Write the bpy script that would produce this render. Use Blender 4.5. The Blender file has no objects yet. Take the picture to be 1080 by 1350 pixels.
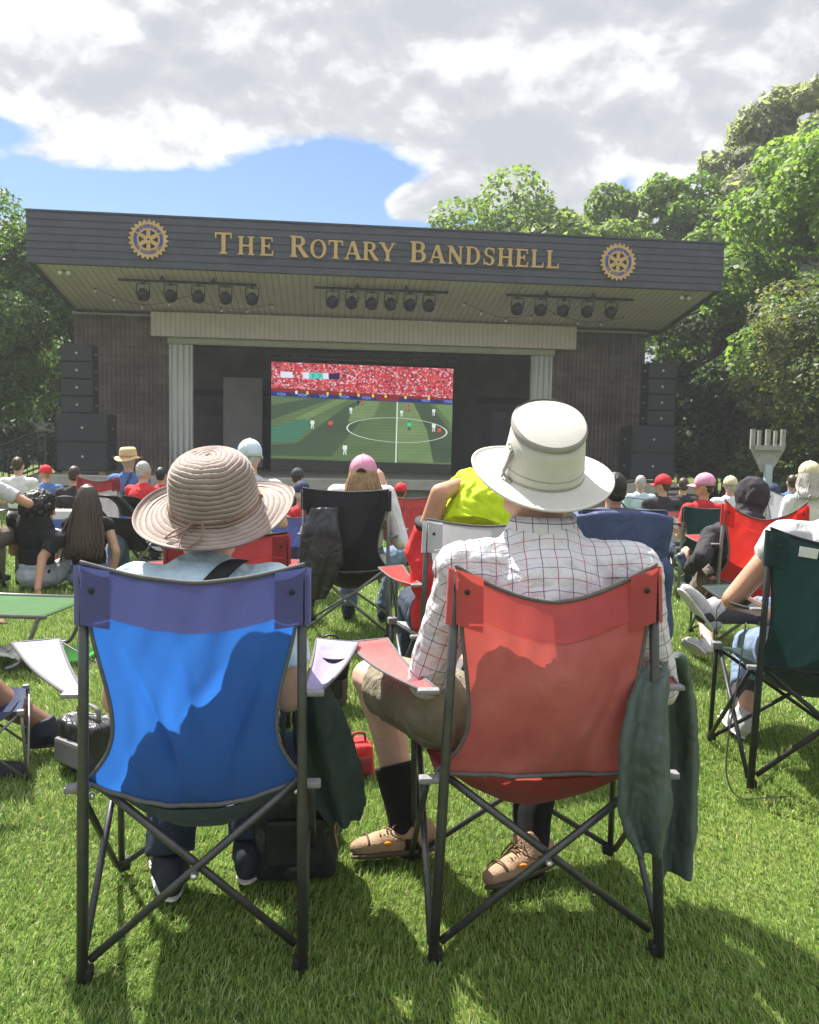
import bpy, bmesh, math, random
import numpy as np
from mathutils import Vector, Matrix, noise as mnoise
R = math.radians
random.seed(7); rng = np.random.default_rng(7)
SC = bpy.context.scene
COL = SC.collection

# ------------------------------------------------------------------ camera
F_PX, PITCH, ROLL = 1082.0, math.atan(85/1082.0), 0.019
CAM = Vector((0, 0, 1.2))
cd = bpy.data.cameras.new("camera"); cam = bpy.data.objects.new("camera", cd); COL.objects.link(cam)
cd.sensor_fit = 'HORIZONTAL'; cd.sensor_width = 36.0; cd.lens = 36.0*F_PX/1080.0
cd.clip_start = 0.05; cd.clip_end = 2000
CR = Matrix.Rotation(math.pi/2-PITCH, 3, 'X') @ Matrix.Rotation(ROLL, 3, 'Z')
cam.matrix_world = Matrix.Translation(CAM) @ CR.to_4x4()
SC.camera = cam

# ------------------------------------------------------------------ world, sun, exposure
SUN_EL, SUN_AZ = R(55), R(-37)            # azimuth from +Y towards +X
OVERHEAD_FILL = 1.1
W = bpy.data.worlds.new("World"); SC.world = W; W.use_nodes = True
def build_world():
    nt = W.node_tree; N = nt.nodes; L = nt.links; N.clear()
    def nd(t, **k):
        n = N.new(t)
        for a, b in k.items(): setattr(n, a, b)
        return n
    def m(op, a, b=None, c=None, clamp=False):
        n = nd('ShaderNodeMath', operation=op, use_clamp=clamp)
        for i, v in enumerate((a, b, c)):
            if v is None: continue
            if isinstance(v, (int, float)): n.inputs[i].default_value = v
            else: L.new(v, n.inputs[i])
        return n.outputs[0]
    out = nd('ShaderNodeOutputWorld'); bg = nd('ShaderNodeBackground'); L.new(bg.outputs[0], out.inputs[0])
    bg.inputs[1].default_value = 0.1
    sky = nd('ShaderNodeTexSky', sky_type='NISHITA', sun_disc=False)
    sky.sun_elevation = SUN_EL; sky.sun_rotation = SUN_AZ; sky.air_density = 1.0; sky.dust_density = 0.6; sky.ozone_density = 1.6
    tc = nd('ShaderNodeTexCoord'); sp = nd('ShaderNodeSeparateXYZ'); L.new(tc.outputs['Generated'], sp.inputs[0])
    x, y, z = sp.outputs
    az = m('ARCTAN2', x, y)               # radians, + to the right
    el = m('ARCSINE', z)
    zz = m('ADD', m('MAXIMUM', z, 0.0), 0.50)
    cb = nd('ShaderNodeCombineXYZ'); L.new(m('DIVIDE', x, zz), cb.inputs[0]); L.new(m('DIVIDE', y, zz), cb.inputs[1])
    def nz(scale, det, rough, off, dist=0.0):
        mp = nd('ShaderNodeMapping'); mp.inputs['Location'].default_value = off
        L.new(cb.outputs[0], mp.inputs[0])
        n = nd('ShaderNodeTexNoise'); n.inputs['Scale'].default_value = scale; n.inputs['Detail'].default_value = det
        n.inputs['Roughness'].default_value = rough; n.inputs['Distortion'].default_value = dist
        L.new(mp.outputs[0], n.inputs['Vector']); return n.outputs['Fac']
    def bump(a0, e0, sa, se):             # soft bump in azimuth / elevation
        u = m('DIVIDE', m('SUBTRACT', az, R(a0)), R(sa)); v = m('DIVIDE', m('SUBTRACT', el, R(e0)), R(se))
        return m('POWER', 2.718, m('MULTIPLY', m('ADD', m('MULTIPLY', u, u), m('MULTIPLY', v, v)), -1.0))
    def nz2(scale, det, rough, off, k):      # the same cloud field a little nearer the zenith
        sc_ = nd('ShaderNodeVectorMath', operation='SCALE'); L.new(cb.outputs[0], sc_.inputs[0]); sc_.inputs['Scale'].default_value = k
        mp = nd('ShaderNodeMapping'); mp.inputs['Location'].default_value = off; L.new(sc_.outputs[0], mp.inputs[0])
        n = nd('ShaderNodeTexNoise'); n.inputs['Scale'].default_value = scale; n.inputs['Detail'].default_value = det; n.inputs['Roughness'].default_value = rough; n.inputs['Distortion'].default_value = .25
        L.new(mp.outputs[0], n.inputs['Vector']); return n.outputs['Fac']
    O1 = (3.1, 1.7, 0); O2 = (8.3, 2.2, 0)
    a1 = nz2(3.3, 10, .52, O1, 1.0); a2 = nz2(3.3, 10, .52, O1, .955); b1 = nz2(8.5, 8, .52, O2, 1.0); b2 = nz2(8.5, 8, .52, O2, .98)
    gap = m('ADD', m('MULTIPLY', bump(-17, 14.9, 15, 2.1), 0.85), m('MULTIPLY', bump(-5, 17.2, 6.5, 2.0), 0.70))
    gap = m('ADD', gap, m('MULTIPLY', bump(-27, 18.3, 4.5, 1.2), 0.36))
    gap = m('ADD', gap, m('MULTIPLY', bump(14, 17.0, 2.5, 1.3), 0.36))
    gap = m('SUBTRACT', gap, m('MULTIPLY', bump(0.4, 16.2, 3.6, 1.1), 0.62))
    n3 = nz(0.7, 4, .5, (1.2, 9.4, 0))
    dens = m('ADD', m('MULTIPLY', a1, 0.95), m('MULTIPLY', b1, 0.52))
    dens = m('SUBTRACT', m('ADD', dens, m('MULTIPLY', n3, 0.35)), gap)
    thin = m('MULTIPLY', m('SUBTRACT', dens, 0.64), 1.9, clamp=True)      # 0 at a cloud's edge, 1 deep inside
    dens = m('MULTIPLY', m('SUBTRACT', dens, 0.60), 9.5, clamp=True)
    # lit tops, grey undersides
    g = m('ADD', m('MULTIPLY', m('SUBTRACT', a1, a2), 2.6), m('MULTIPLY', m('SUBTRACT', b1, b2), 1.5))
    g = m('ADD', g, m('MULTIPLY', b1, .42))
    g = m('ADD', g, .47); g = m('SUBTRACT', g, m('MULTIPLY', thin, .20))
    g = m('ADD', g, m('MULTIPLY', bump(-14, 19.8, 15, 1.9), 0.16)); g = m('ADD', g, m('MULTIPLY', bump(-20, 24.2, 9, 1.6), 0.14))
    g = m('ADD', g, m('MULTIPLY', bump(3, 24.4, 9, 1.3), 0.10))
    g = m('SUBTRACT', g, m('MULTIPLY', bump(8.5, 20.2, 6.5, 1.3), 0.13)); g = m('SUBTRACT', g, m('MULTIPLY', bump(2.0, 22.7, 4.0, .9), 0.20))
    g = m('SUBTRACT', g, m('MULTIPLY', bump(-4, 28.5, 40, 2.4), 0.12)); g = m('SUBTRACT', g, m('MULTIPLY', bump(-17, 21.9, 9, 1.0), 0.14))
    rp = nd('ShaderNodeValToRGB'); L.new(g, rp.inputs[0])
    e = rp.color_ramp.elements
    e[0].position = .34; e[0].color = (2.2, 2.32, 2.52, 1)
    e[1].position = .82; e[1].color = (4.1, 4.13, 4.2, 1)
    k = rp.color_ramp.elements.new(.56); k.color = (2.6, 2.7, 2.88, 1)
    # sky above the frame brightened as added fill to lift shadows
    hi = m('ADD', m('MULTIPLY', m('MULTIPLY', m('SUBTRACT', el, R(33)), 1.0/R(22), clamp=True), OVERHEAD_FILL), 1.0)
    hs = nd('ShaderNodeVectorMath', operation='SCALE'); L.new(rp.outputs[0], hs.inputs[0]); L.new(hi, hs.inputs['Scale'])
    sg = nd('ShaderNodeMix', data_type='RGBA', blend_type='MULTIPLY'); sg.inputs[0].default_value = 1.0
    L.new(sky.outputs[0], sg.inputs[6]); sg.inputs[7].default_value = (0.36, 0.46, 0.58, 1)
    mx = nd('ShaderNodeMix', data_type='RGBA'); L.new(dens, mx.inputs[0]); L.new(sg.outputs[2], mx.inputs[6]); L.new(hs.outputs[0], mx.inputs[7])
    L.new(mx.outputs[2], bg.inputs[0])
build_world()
sd = bpy.data.lights.new("sun", 'SUN'); sun = bpy.data.objects.new("sun", sd); COL.objects.link(sun)
sd.energy = 5.0; sd.angle = R(0.5); sd.color = (1.0, .95, .87)
to_sun = Vector((math.sin(SUN_AZ)*math.cos(SUN_EL), math.cos(SUN_AZ)*math.cos(SUN_EL), math.sin(SUN_EL)))
sun.rotation_euler = (to_sun).to_track_quat('Z', 'Y').to_euler(); sun.location = (-10, 15, 40)
SC.view_settings.view_transform = 'Standard'; SC.view_settings.look = 'None'
SC.view_settings.exposure = 1.35; SC.view_settings.gamma = 1.0; SC.view_settings.use_curve_mapping = False
SC.cycles.max_bounces = 8; SC.cycles.transparent_max_bounces = 8; SC.cycles.diffuse_bounces = 3; SC.cycles.glossy_bounces = 2
SC.cycles.transmission_bounces = 4; SC.cycles.use_denoising = True; SC.cycles.sample_clamp_indirect = 6

# ------------------------------------------------------------------ where things stand
def tz(y):                                  # the lawn falls gently towards the stage
    t = min(1, max(0, (y-4)/14.0)); return -0.45*t*t*(3-2*t)
def ray(px, py): return CR @ Vector(((px-540)/F_PX, (675-py)/F_PX, -1.0))
def at(px, py, Y):                          # a point at distance Y in front of the lens
    d = ray(px, py); return CAM + d*(Y/d.y)
def gnd(px, py):
    d = ray(px, py); lo, hi = .5, 80
    for _ in range(50):
        k = (lo+hi)/2; p = CAM+d*k
        if p.z > tz(p.y): lo = k
        else: hi = k
    return CAM+d*lo
def gx(px, Y):                              # ground point under a column of the picture at distance Y
    p = at(px, 600, Y); return Vector((p.x, Y, tz(Y)))

# ------------------------------------------------------------------ object helpers
def tag(o, label=None, cat=None, group=None, kind=None):
    if label: o['label'] = label
    if cat: o['category'] = cat
    if group: o['group'] = group
    if kind: o['kind'] = kind
    return o
def empty(name, loc=(0, 0, 0), rz=0, label=None, cat=None, group=None):
    o = bpy.data.objects.new(name, None); COL.objects.link(o); o.empty_display_size = .1
    o.location = loc; o.rotation_euler = (0, 0, rz); return tag(o, label, cat, group)
def link(name, me, parent=None, loc=None, rot=None):
    o = bpy.data.objects.new(name, me); COL.objects.link(o)
    if parent is not None: o.parent = parent
    if loc is not None: o.location = loc
    if rot is not None: o.rotation_euler = rot
    return o
def basis(d):
    d = Vector(d).normalized(); a = Vector((0, 0, 1)) if abs(d.z) < .95 else Vector((1, 0, 0))
    u = d.cross(a).normalized(); return u, u.cross(d).normalized(), d
class MB:
    """collects faces of one mesh"""
    def __init__(s): s.v = []; s.f = []; s.m = []; s.sm = []
    def add(s, vs, fs, mi=0, smooth=True):
        b = len(s.v); s.v += [tuple(p) for p in vs]
        for f in fs: s.f.append(tuple(b+i for i in f)); s.m.append(mi); s.sm.append(smooth)
        return s
    def box(s, c, d, mi=0, M=None, bev=0.0):
        x, y, z = d[0]/2, d[1]/2, d[2]/2; c = Vector(c)
        if bev <= 0:
            vs = [Vector((i*x, j*y, k*z)) for i in (-1, 1) for j in (-1, 1) for k in (-1, 1)]
            fs = [(0,1,3,2),(4,6,7,5),(0,4,5,1),(2,3,7,6),(0,2,6,4),(1,5,7,3)]
        else:
            bm = bmesh.new(); bmesh.ops.create_cube(bm, size=1.0)
            for v in bm.verts: v.co = Vector((v.co.x*d[0], v.co.y*d[1], v.co.z*d[2]))
            bmesh.ops.bevel(bm, geom=list(bm.edges), offset=bev, segments=2, affect='EDGES', profile=.6)
            bm.verts.index_update(); vs = [v.co.copy() for v in bm.verts]; fs = [tuple(v.index for v in f.verts) for f in bm.faces]; bm.free()
        if M is not None: vs = [M @ v for v in vs]
        return s.add([v+c for v in vs], fs, mi, False)
    def tube(s, pts, r, n=8, mi=0, caps=True, flat=1.0):
        pts = [Vector(p) for p in pts]; rs = r if isinstance(r, (list, tuple)) else [r]*len(pts)
        vs = []; fs = []; u = None
        for i, p in enumerate(pts):
            d = (pts[min(i+1, len(pts)-1)]-pts[max(i-1, 0)])
            if d.length < 1e-9: d = Vector((0, 0, 1))
            d.normalize()
            if u is None: u = basis(d)[0]
            u = (u-d*u.dot(d))
            if u.length < 1e-6: u = basis(d)[0]
            u.normalize(); w = d.cross(u)
            for k in range(n):
                a = 2*math.pi*k/n; vs.append(p+u*(math.cos(a)*rs[i])+w*(math.sin(a)*rs[i]*flat))
        for i in range(len(pts)-1):
            for k in range(n): fs.append((i*n+k, i*n+(k+1) % n, (i+1)*n+(k+1) % n, (i+1)*n+k))
        if caps: fs.append(tuple(range(n-1, -1, -1))); b = (len(pts)-1)*n; fs.append(tuple(range(b, b+n)))
        return s.add(vs, fs, mi)
    def lathe(s, prof, n=32, mi=0, c=(0, 0, 0), fn=None):
        c = Vector(c); vs = []; fs = []
        for i, (r, z) in enumerate(prof):
            for k in range(n):
                a = 2*math.pi*k/n; p = Vector((math.cos(a)*r, math.sin(a)*r, z))
                if fn: p = fn(p, a, i)
                vs.append(c+p)
        for i in range(len(prof)-1):
            for k in range(n): fs.append((i*n+k, i*n+(k+1) % n, (i+1)*n+(k+1) % n, (i+1)*n+k))
        return s.add(vs, fs, mi)
    def grid(s, fn, nu, nv, mi=0, mfn=None):
        b = len(s.v)
        for j in range(nv+1):
            for i in range(nu+1): s.v.append(tuple(fn(i/nu, j/nv)))
        for j in range(nv):
            for i in range(nu):
                a = b+j*(nu+1)+i; s.f.append((a, a+1, a+nu+2, a+nu+1)); s.m.append(mfn((i+.5)/nu, (j+.5)/nv) if mfn else mi); s.sm.append(True)
        return s
    def prism(s, poly, y0, y1, mi=0):       # polygon in x,z pushed along y
        n = len(poly); vs = [(x, y0, z) for x, z in poly]+[(x, y1, z) for x, z in poly]
        fs = [tuple(range(n)), tuple(range(2*n-1, n-1, -1))]+[(i, i+n, (i+1) % n+n, (i+1) % n) for i in range(n)]
        return s.add(vs, fs, mi, False)
    def sphere(s, c, r, n=10, m=6, mi=0):
        r = r if isinstance(r, (tuple, list)) else (r, r, r); c = Vector(c); vs = []; fs = []
        for j in range(1, m):
            t = math.pi*j/m
            for k in range(n):
                a = 2*math.pi*k/n; vs.append(c+Vector((r[0]*math.sin(t)*math.cos(a), r[1]*math.sin(t)*math.sin(a), r[2]*math.cos(t))))
        top = len(vs); vs.append(c+Vector((0, 0, r[2]))); vs.append(c-Vector((0, 0, r[2])))
        for j in range(m-2):
            for k in range(n): fs.append((j*n+k, (j+1)*n+k, (j+1)*n+(k+1) % n, j*n+(k+1) % n))
        for k in range(n): fs.append((top, k, (k+1) % n)); fs.append((top+1, (m-2)*n+(k+1) % n, (m-2)*n+k))
        return s.add(vs, fs, mi)
    def mesh(s, name, mats):
        me = bpy.data.meshes.new(name); me.from_pydata(s.v, [], s.f)
        for m_ in (mats if isinstance(mats, (list, tuple)) else [mats]): me.materials.append(m_)
        me.polygons.foreach_set('material_index', s.m); me.polygons.foreach_set('use_smooth', s.sm); me.update(); return me
    def build(s, name, mats, parent=None, loc=None, rot=None): return link(name, s.mesh(name, mats), parent, loc, rot)
def solid(o, t, off=0.0):
    md = o.modifiers.new("thickness", 'SOLIDIFY'); md.thickness = t; md.offset = off; return o
def text_mesh(body, size, ext=0.0):
    cu = bpy.data.curves.new("lettering", 'FONT'); cu.body = body; cu.size = size; cu.extrude = ext; cu.align_x = 'CENTER'; cu.align_y = 'CENTER'; cu.resolution_u = 3
    o = bpy.data.objects.new("lettering", cu); COL.objects.link(o)
    dg = bpy.context.evaluated_depsgraph_get(); me = bpy.data.meshes.new_from_object(o.evaluated_get(dg))
    bpy.data.objects.remove(o); bpy.data.curves.remove(cu); return me

# ------------------------------------------------------------------ materials
MATS = {}
def mat(name, col, rough=.75, var=.12, vs=6.0, bump=0.0, bs=150.0, metal=0.0, trans=0.0, spec=.3, tcol=None, sheen=0.0, var2=None, crease=0.0, cs=7.0):
    if name in MATS: return MATS[name]
    M = bpy.data.materials.new(name); M.use_nodes = True; nt = M.node_tree; N = nt.nodes; L = nt.links
    p = N['Principled BSDF']; out = N['Material Output']
    tc = N.new('ShaderNodeTexCoord'); nz = N.new('ShaderNodeTexNoise'); nz.inputs['Scale'].default_value = vs; nz.inputs['Detail'].default_value = 5; nz.inputs['Roughness'].default_value = .6
    L.new(tc.outputs['Object'], nz.inputs['Vector'])
    rp = N.new('ShaderNodeValToRGB'); L.new(nz.outputs['Fac'], rp.inputs[0]); e = rp.color_ramp.elements
    c2 = var2 if var2 else tuple(min(1, c*(1+var)) for c in col)
    e[0].position = .3; e[0].color = tuple(c*(1-var) for c in col)+(1,); e[1].position = .7; e[1].color = tuple(c2)+(1,)
    L.new(rp.outputs[0], p.inputs['Base Color']); p.inputs['Roughness'].default_value = rough; p.inputs['Metallic'].default_value = metal
    p.inputs['Specular IOR Level'].default_value = spec
    if sheen: p.inputs['Sheen Weight'].default_value = sheen
    if bump:
        n2 = N.new('ShaderNodeTexNoise'); n2.inputs['Scale'].default_value = bs; n2.inputs['Detail'].default_value = 3; L.new(tc.outputs['Object'], n2.inputs['Vector'])
        b = N.new('ShaderNodeBump'); b.inputs['Strength'].default_value = bump; b.inputs['Distance'].default_value = .01; L.new(n2.outputs['Fac'], b.inputs['Height']); L.new(b.outputs[0], p.inputs['Normal'])
    if crease:
        mp = N.new('ShaderNodeMapping'); mp.inputs['Scale'].default_value = (1.0, 1.0, .55); mp.inputs['Rotation'].default_value = (0, R(25), 0); L.new(tc.outputs['Object'], mp.inputs[0])
        n3 = N.new('ShaderNodeTexNoise'); n3.inputs['Scale'].default_value = cs; n3.inputs['Detail'].default_value = 4; n3.inputs['Roughness'].default_value = .5; n3.inputs['Distortion'].default_value = .9; L.new(mp.outputs[0], n3.inputs['Vector'])
        b3 = N.new('ShaderNodeBump'); b3.inputs['Strength'].default_value = crease; b3.inputs['Distance'].default_value = .05; L.new(n3.outputs['Fac'], b3.inputs['Height']); L.new(b3.outputs[0], p.inputs['Normal'])
        if bump: L.new(b.outputs[0], b3.inputs['Normal'])
    if trans:
        t = N.new('ShaderNodeBsdfTranslucent'); mx = N.new('ShaderNodeMixShader'); mx.inputs[0].default_value = trans
        if tcol: t.inputs[0].default_value = tuple(tcol)+(1,)
        else: L.new(rp.outputs[0], t.inputs[0])
        L.new(p.outputs[0], mx.inputs[1]); L.new(t.outputs[0], mx.inputs[2]); L.new(mx.outputs[0], out.inputs[0])
    MATS[name] = M; return M
def emis(name, col, k=1.0):
    if name in MATS: return MATS[name]
    M = bpy.data.materials.new(name); M.use_nodes = True; N = M.node_tree.nodes; L = M.node_tree.links; N.remove(N['Principled BSDF'])
    e = N.new('ShaderNodeEmission'); e.inputs[0].default_value = tuple(col)+(1,); e.inputs[1].default_value = k; L.new(e.outputs[0], N['Material Output'].inputs[0]); MATS[name] = M; return M
def fabric(name, col, trans=.25, rough=.8, var=.1, tcol=None, bump=.25): return mat(name, col, rough, var, 5.0, bump, 260.0, 0, trans, .2, tcol, .15, None, .30, 6.5)
def clear_nodes(name):
    M = bpy.data.materials.new(name); M.use_nodes = True; return M, M.node_tree.nodes, M.node_tree.links, M.node_tree.nodes['Principled BSDF']
TUBE = mat('dark tube', (.085, .087, .092), .38, .2, 30, 0, metal=.5, spec=.5)
GTUBE = mat('grey tube', (.20, .20, .20), .4, .15, 30, 0, metal=.5, spec=.5)
PLAST = mat('black plastic', (.025, .026, .028), .45, .15, 20)
GPLAST = mat('grey plastic', (.20, .20, .21), .5, .2, 40)
STEEL = mat('rivet steel', (.6, .6, .6), .3, .1, 20, metal=.9)
PIPING = mat('grey piping', (.13, .13, .135), .85, .15, 60, .2, 300)

# ------------------------------------------------------------------ the lawn
def ground_mat():
    M, N, L, p = clear_nodes('lawn soil and grass')
    tc = N.new('ShaderNodeTexCoord')
    a = N.new('ShaderNodeTexNoise'); a.inputs['Scale'].default_value = .9; a.inputs['Detail'].default_value = 6; L.new(tc.outputs['Object'], a.inputs[0])
    b = N.new('ShaderNodeTexNoise'); b.inputs['Scale'].default_value = 55; b.inputs['Detail'].default_value = 5; L.new(tc.outputs['Object'], b.inputs[0])
    r = N.new('ShaderNodeValToRGB'); L.new(b.outputs['Fac'], r.inputs[0]); e = r.color_ramp.elements
    e[0].position = .35; e[0].color = (.035, .055, .014, 1); e[1].position = .68; e[1].color = (.16, .20, .06, 1)
    r2 = N.new('ShaderNodeValToRGB'); L.new(a.outputs['Fac'], r2.inputs[0]); f = r2.color_ramp.elements
    f[0].position = .35; f[0].color = (.8, .9, .6, 1); f[1].position = .7; f[1].color = (1.25, 1.1, .95, 1)
    mx = N.new('ShaderNodeMix'); mx.data_type = 'RGBA'; mx.blend_type = 'MULTIPLY'; mx.inputs[0].default_value = 1; L.new(r.outputs[0], mx.inputs[6]); L.new(r2.outputs[0], mx.inputs[7])
    L.new(mx.outputs[2], p.inputs['Base Color']); p.inputs['Roughness'].default_value = .9; p.inputs['Specular IOR Level'].default_value = .1
    bp = N.new('ShaderNodeBump'); bp.inputs['Strength'].default_value = .6; bp.inputs['Distance'].default_value = .03; L.new(b.outputs['Fac'], bp.inputs['Height']); L.new(bp.outputs[0], p.inputs['Normal'])
    return M
g = MB()
xs = [-400, -150, -60, -30, -15, -8, -4, 0, 4, 8, 15, 30, 60, 150, 400]
ys = [-60, -10, 0]+[2+k*.8 for k in range(24)]+[24, 30, 45, 80, 160, 600]
for y_ in ys:
    for x_ in xs: g.v.append((x_, y_, tz(y_)-.012))
for j in range(len(ys)-1):
    for i in range(len(xs)-1):
        a = j*len(xs)+i; g.f.append((a, a+1, a+len(xs)+1, a+len(xs))); g.m.append(0); g.sm.append(True)
tag(g.build('ground', ground_mat()), 'green park lawn sloping down to the bandshell', 'ground', kind='structure')

def grass_mat():
    M, N, L, p = clear_nodes('grass blade'); out = N['Material Output']
    at_ = N.new('ShaderNodeAttribute'); at_.attribute_name = 'tint'
    r = N.new('ShaderNodeValToRGB'); L.new(at_.outputs['Fac'], r.inputs[0]); e = r.color_ramp.elements
    e[0].position = 0; e[0].color = (.05, .10, .018, 1); e[1].position = 1; e[1].color = (.58, .56, .32, 1)
    k = e.new(.45); k.color = (.220, .365, .075, 1); k = e.new(.8); k.color = (.41, .54, .15, 1)
    L.new(r.outputs[0], p.inputs['Base Color']); p.inputs['Roughness'].default_value = .36; p.inputs['Specular IOR Level'].default_value = .5
    t = N.new('ShaderNodeBsdfTranslucent'); L.new(r.outputs[0], t.inputs[0]); mx = N.new('ShaderNodeMixShader'); mx.inputs[0].default_value = .46
    L.new(p.outputs[0], mx.inputs[1]); L.new(t.outputs[0], mx.inputs[2]); L.new(mx.outputs[0], out.inputs[0]); return M
def np_mesh(name, V, quads, tris, m_, tint=None):
    me = bpy.data.meshes.new(name); nq, ntr = len(quads), len(tris)
    me.vertices.add(len(V)); me.vertices.foreach_set('co', V.astype(np.float32).ravel())
    me.loops.add(nq*4+ntr*3); me.loops.foreach_set('vertex_index', np.concatenate([quads.ravel(), tris.ravel()]).astype(np.int32))
    me.polygons.add(nq+ntr)
    st = np.concatenate([np.arange(nq)*4, nq*4+np.arange(ntr)*3]).astype(np.int32)
    me.polygons.foreach_set('loop_start', st)
    me.update(calc_edges=True); me.materials.append(m_)
    if tint is not None:
        a = me.attributes.new('tint', 'FLOAT', 'POINT'); a.data.foreach_set('value', tint.astype(np.float32))
    me.validate(); return me
def grass():
    Vs = []; T = []
    for (y0, y1, hw0, hw1, dens, ln, wd) in [(1.35, 2.4, 1.15, 1.75, 27000, .025, .0026), (2.4, 3.6, 1.75, 2.4, 16000, .028, .0031), (3.6, 6, 2.5, 4.0, 6500, .034, .0046), (6, 10, 4.2, 6.5, 1800, .045, .008), (10, 19, 7, 11.5, 600, .05, .014)]:
        n = int((y1-y0)*(hw0+hw1)*dens)
        y = y0+(y1-y0)*rng.random(n); hw = hw0+(hw1-hw0)*(y-y0)/(y1-y0); x = (rng.random(n)*2-1)*hw
        t = np.clip((y-4)/14, 0, 1); z = -.45*t*t*(3-2*t)-.012
        L_ = ln*(.55+.75*rng.random(n)); w = wd*(.7+.6*rng.random(n))
        # blades lie over in swathes
        sw = 2.2*np.sin(x*1.9+1.3*np.sin(y*1.7))+1.7*np.sin(y*2.3+x*.9)
        a = sw*.55+rng.normal(0, 1.0, n)+2.2; lean = np.clip(.62+.25*rng.normal(0, 1, n)+.12*np.sin(x*3.1+y*2.2), .05, 1.15)
        dx, dy = np.cos(a), np.sin(a); up = np.cos(lean*.55); ho = np.sin(lean*.55); up2 = np.cos(lean*1.35); ho2 = np.sin(lean*1.35)
        fa = rng.random(n)*np.pi; sx, sy = np.cos(fa)*w/2, np.sin(fa)*w/2
        b = np.stack([x, y, z], 1); s = np.stack([sx, sy, 0*sx], 1)
        m = b+np.stack([dx*ho, dy*ho, up], 1)*(L_*.5)[:, None]
        tp = m+np.stack([dx*ho2, dy*ho2, up2], 1)*(L_*.55)[:, None]
        V = np.stack([b-s, b+s, m+s*.85, m-s*.85, tp], 1); Vs.append(V)
        pt = np.sin(x*2.1+1.1*np.sin(y*1.9))*np.sin(y*2.7+1.3*np.sin(x*1.6)); ti = np.clip(.42+.22*rng.normal(0, 1, n)+.10*np.sin(x*1.3+.5)*np.sin(y*1.1)+.12*np.clip(pt, 0, 1)**2, 0, .90); dead = rng.random(n) < .055; ti[dead] = .9+.1*rng.random(dead.sum())
        T.append(np.repeat(ti, 5))
    V = np.concatenate(Vs).reshape(-1, 3); n = len(V)//5; b = np.arange(n)*5
    q = np.stack([b, b+1, b+2, b+3], 1); tr = np.stack([b+3, b+2, b+4], 1)
    return np_mesh('grass', V, q, tr, grass_mat(), np.concatenate(T))
tag(link('grass', grass()), 'mown green grass blades covering the lawn', 'grass', kind='stuff')

# ------------------------------------------------------------------ trees
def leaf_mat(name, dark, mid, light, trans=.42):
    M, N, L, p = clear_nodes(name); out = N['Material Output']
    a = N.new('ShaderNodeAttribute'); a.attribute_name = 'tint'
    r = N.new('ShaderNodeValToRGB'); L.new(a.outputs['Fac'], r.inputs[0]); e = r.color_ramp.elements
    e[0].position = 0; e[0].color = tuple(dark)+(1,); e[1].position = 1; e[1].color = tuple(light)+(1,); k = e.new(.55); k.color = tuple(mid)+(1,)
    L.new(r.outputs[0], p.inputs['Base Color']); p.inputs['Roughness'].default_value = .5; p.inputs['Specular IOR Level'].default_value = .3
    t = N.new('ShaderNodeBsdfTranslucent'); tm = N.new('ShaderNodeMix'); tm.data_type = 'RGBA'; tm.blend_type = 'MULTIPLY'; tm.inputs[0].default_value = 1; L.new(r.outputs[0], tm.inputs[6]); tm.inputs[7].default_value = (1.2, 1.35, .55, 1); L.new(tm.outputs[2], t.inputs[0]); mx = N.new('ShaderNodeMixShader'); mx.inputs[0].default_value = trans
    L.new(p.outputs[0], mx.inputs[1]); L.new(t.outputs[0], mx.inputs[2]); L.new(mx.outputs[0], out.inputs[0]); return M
BARK = mat('bark', (.09, .065, .05), .95, .35, 9, .9, 30)
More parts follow.
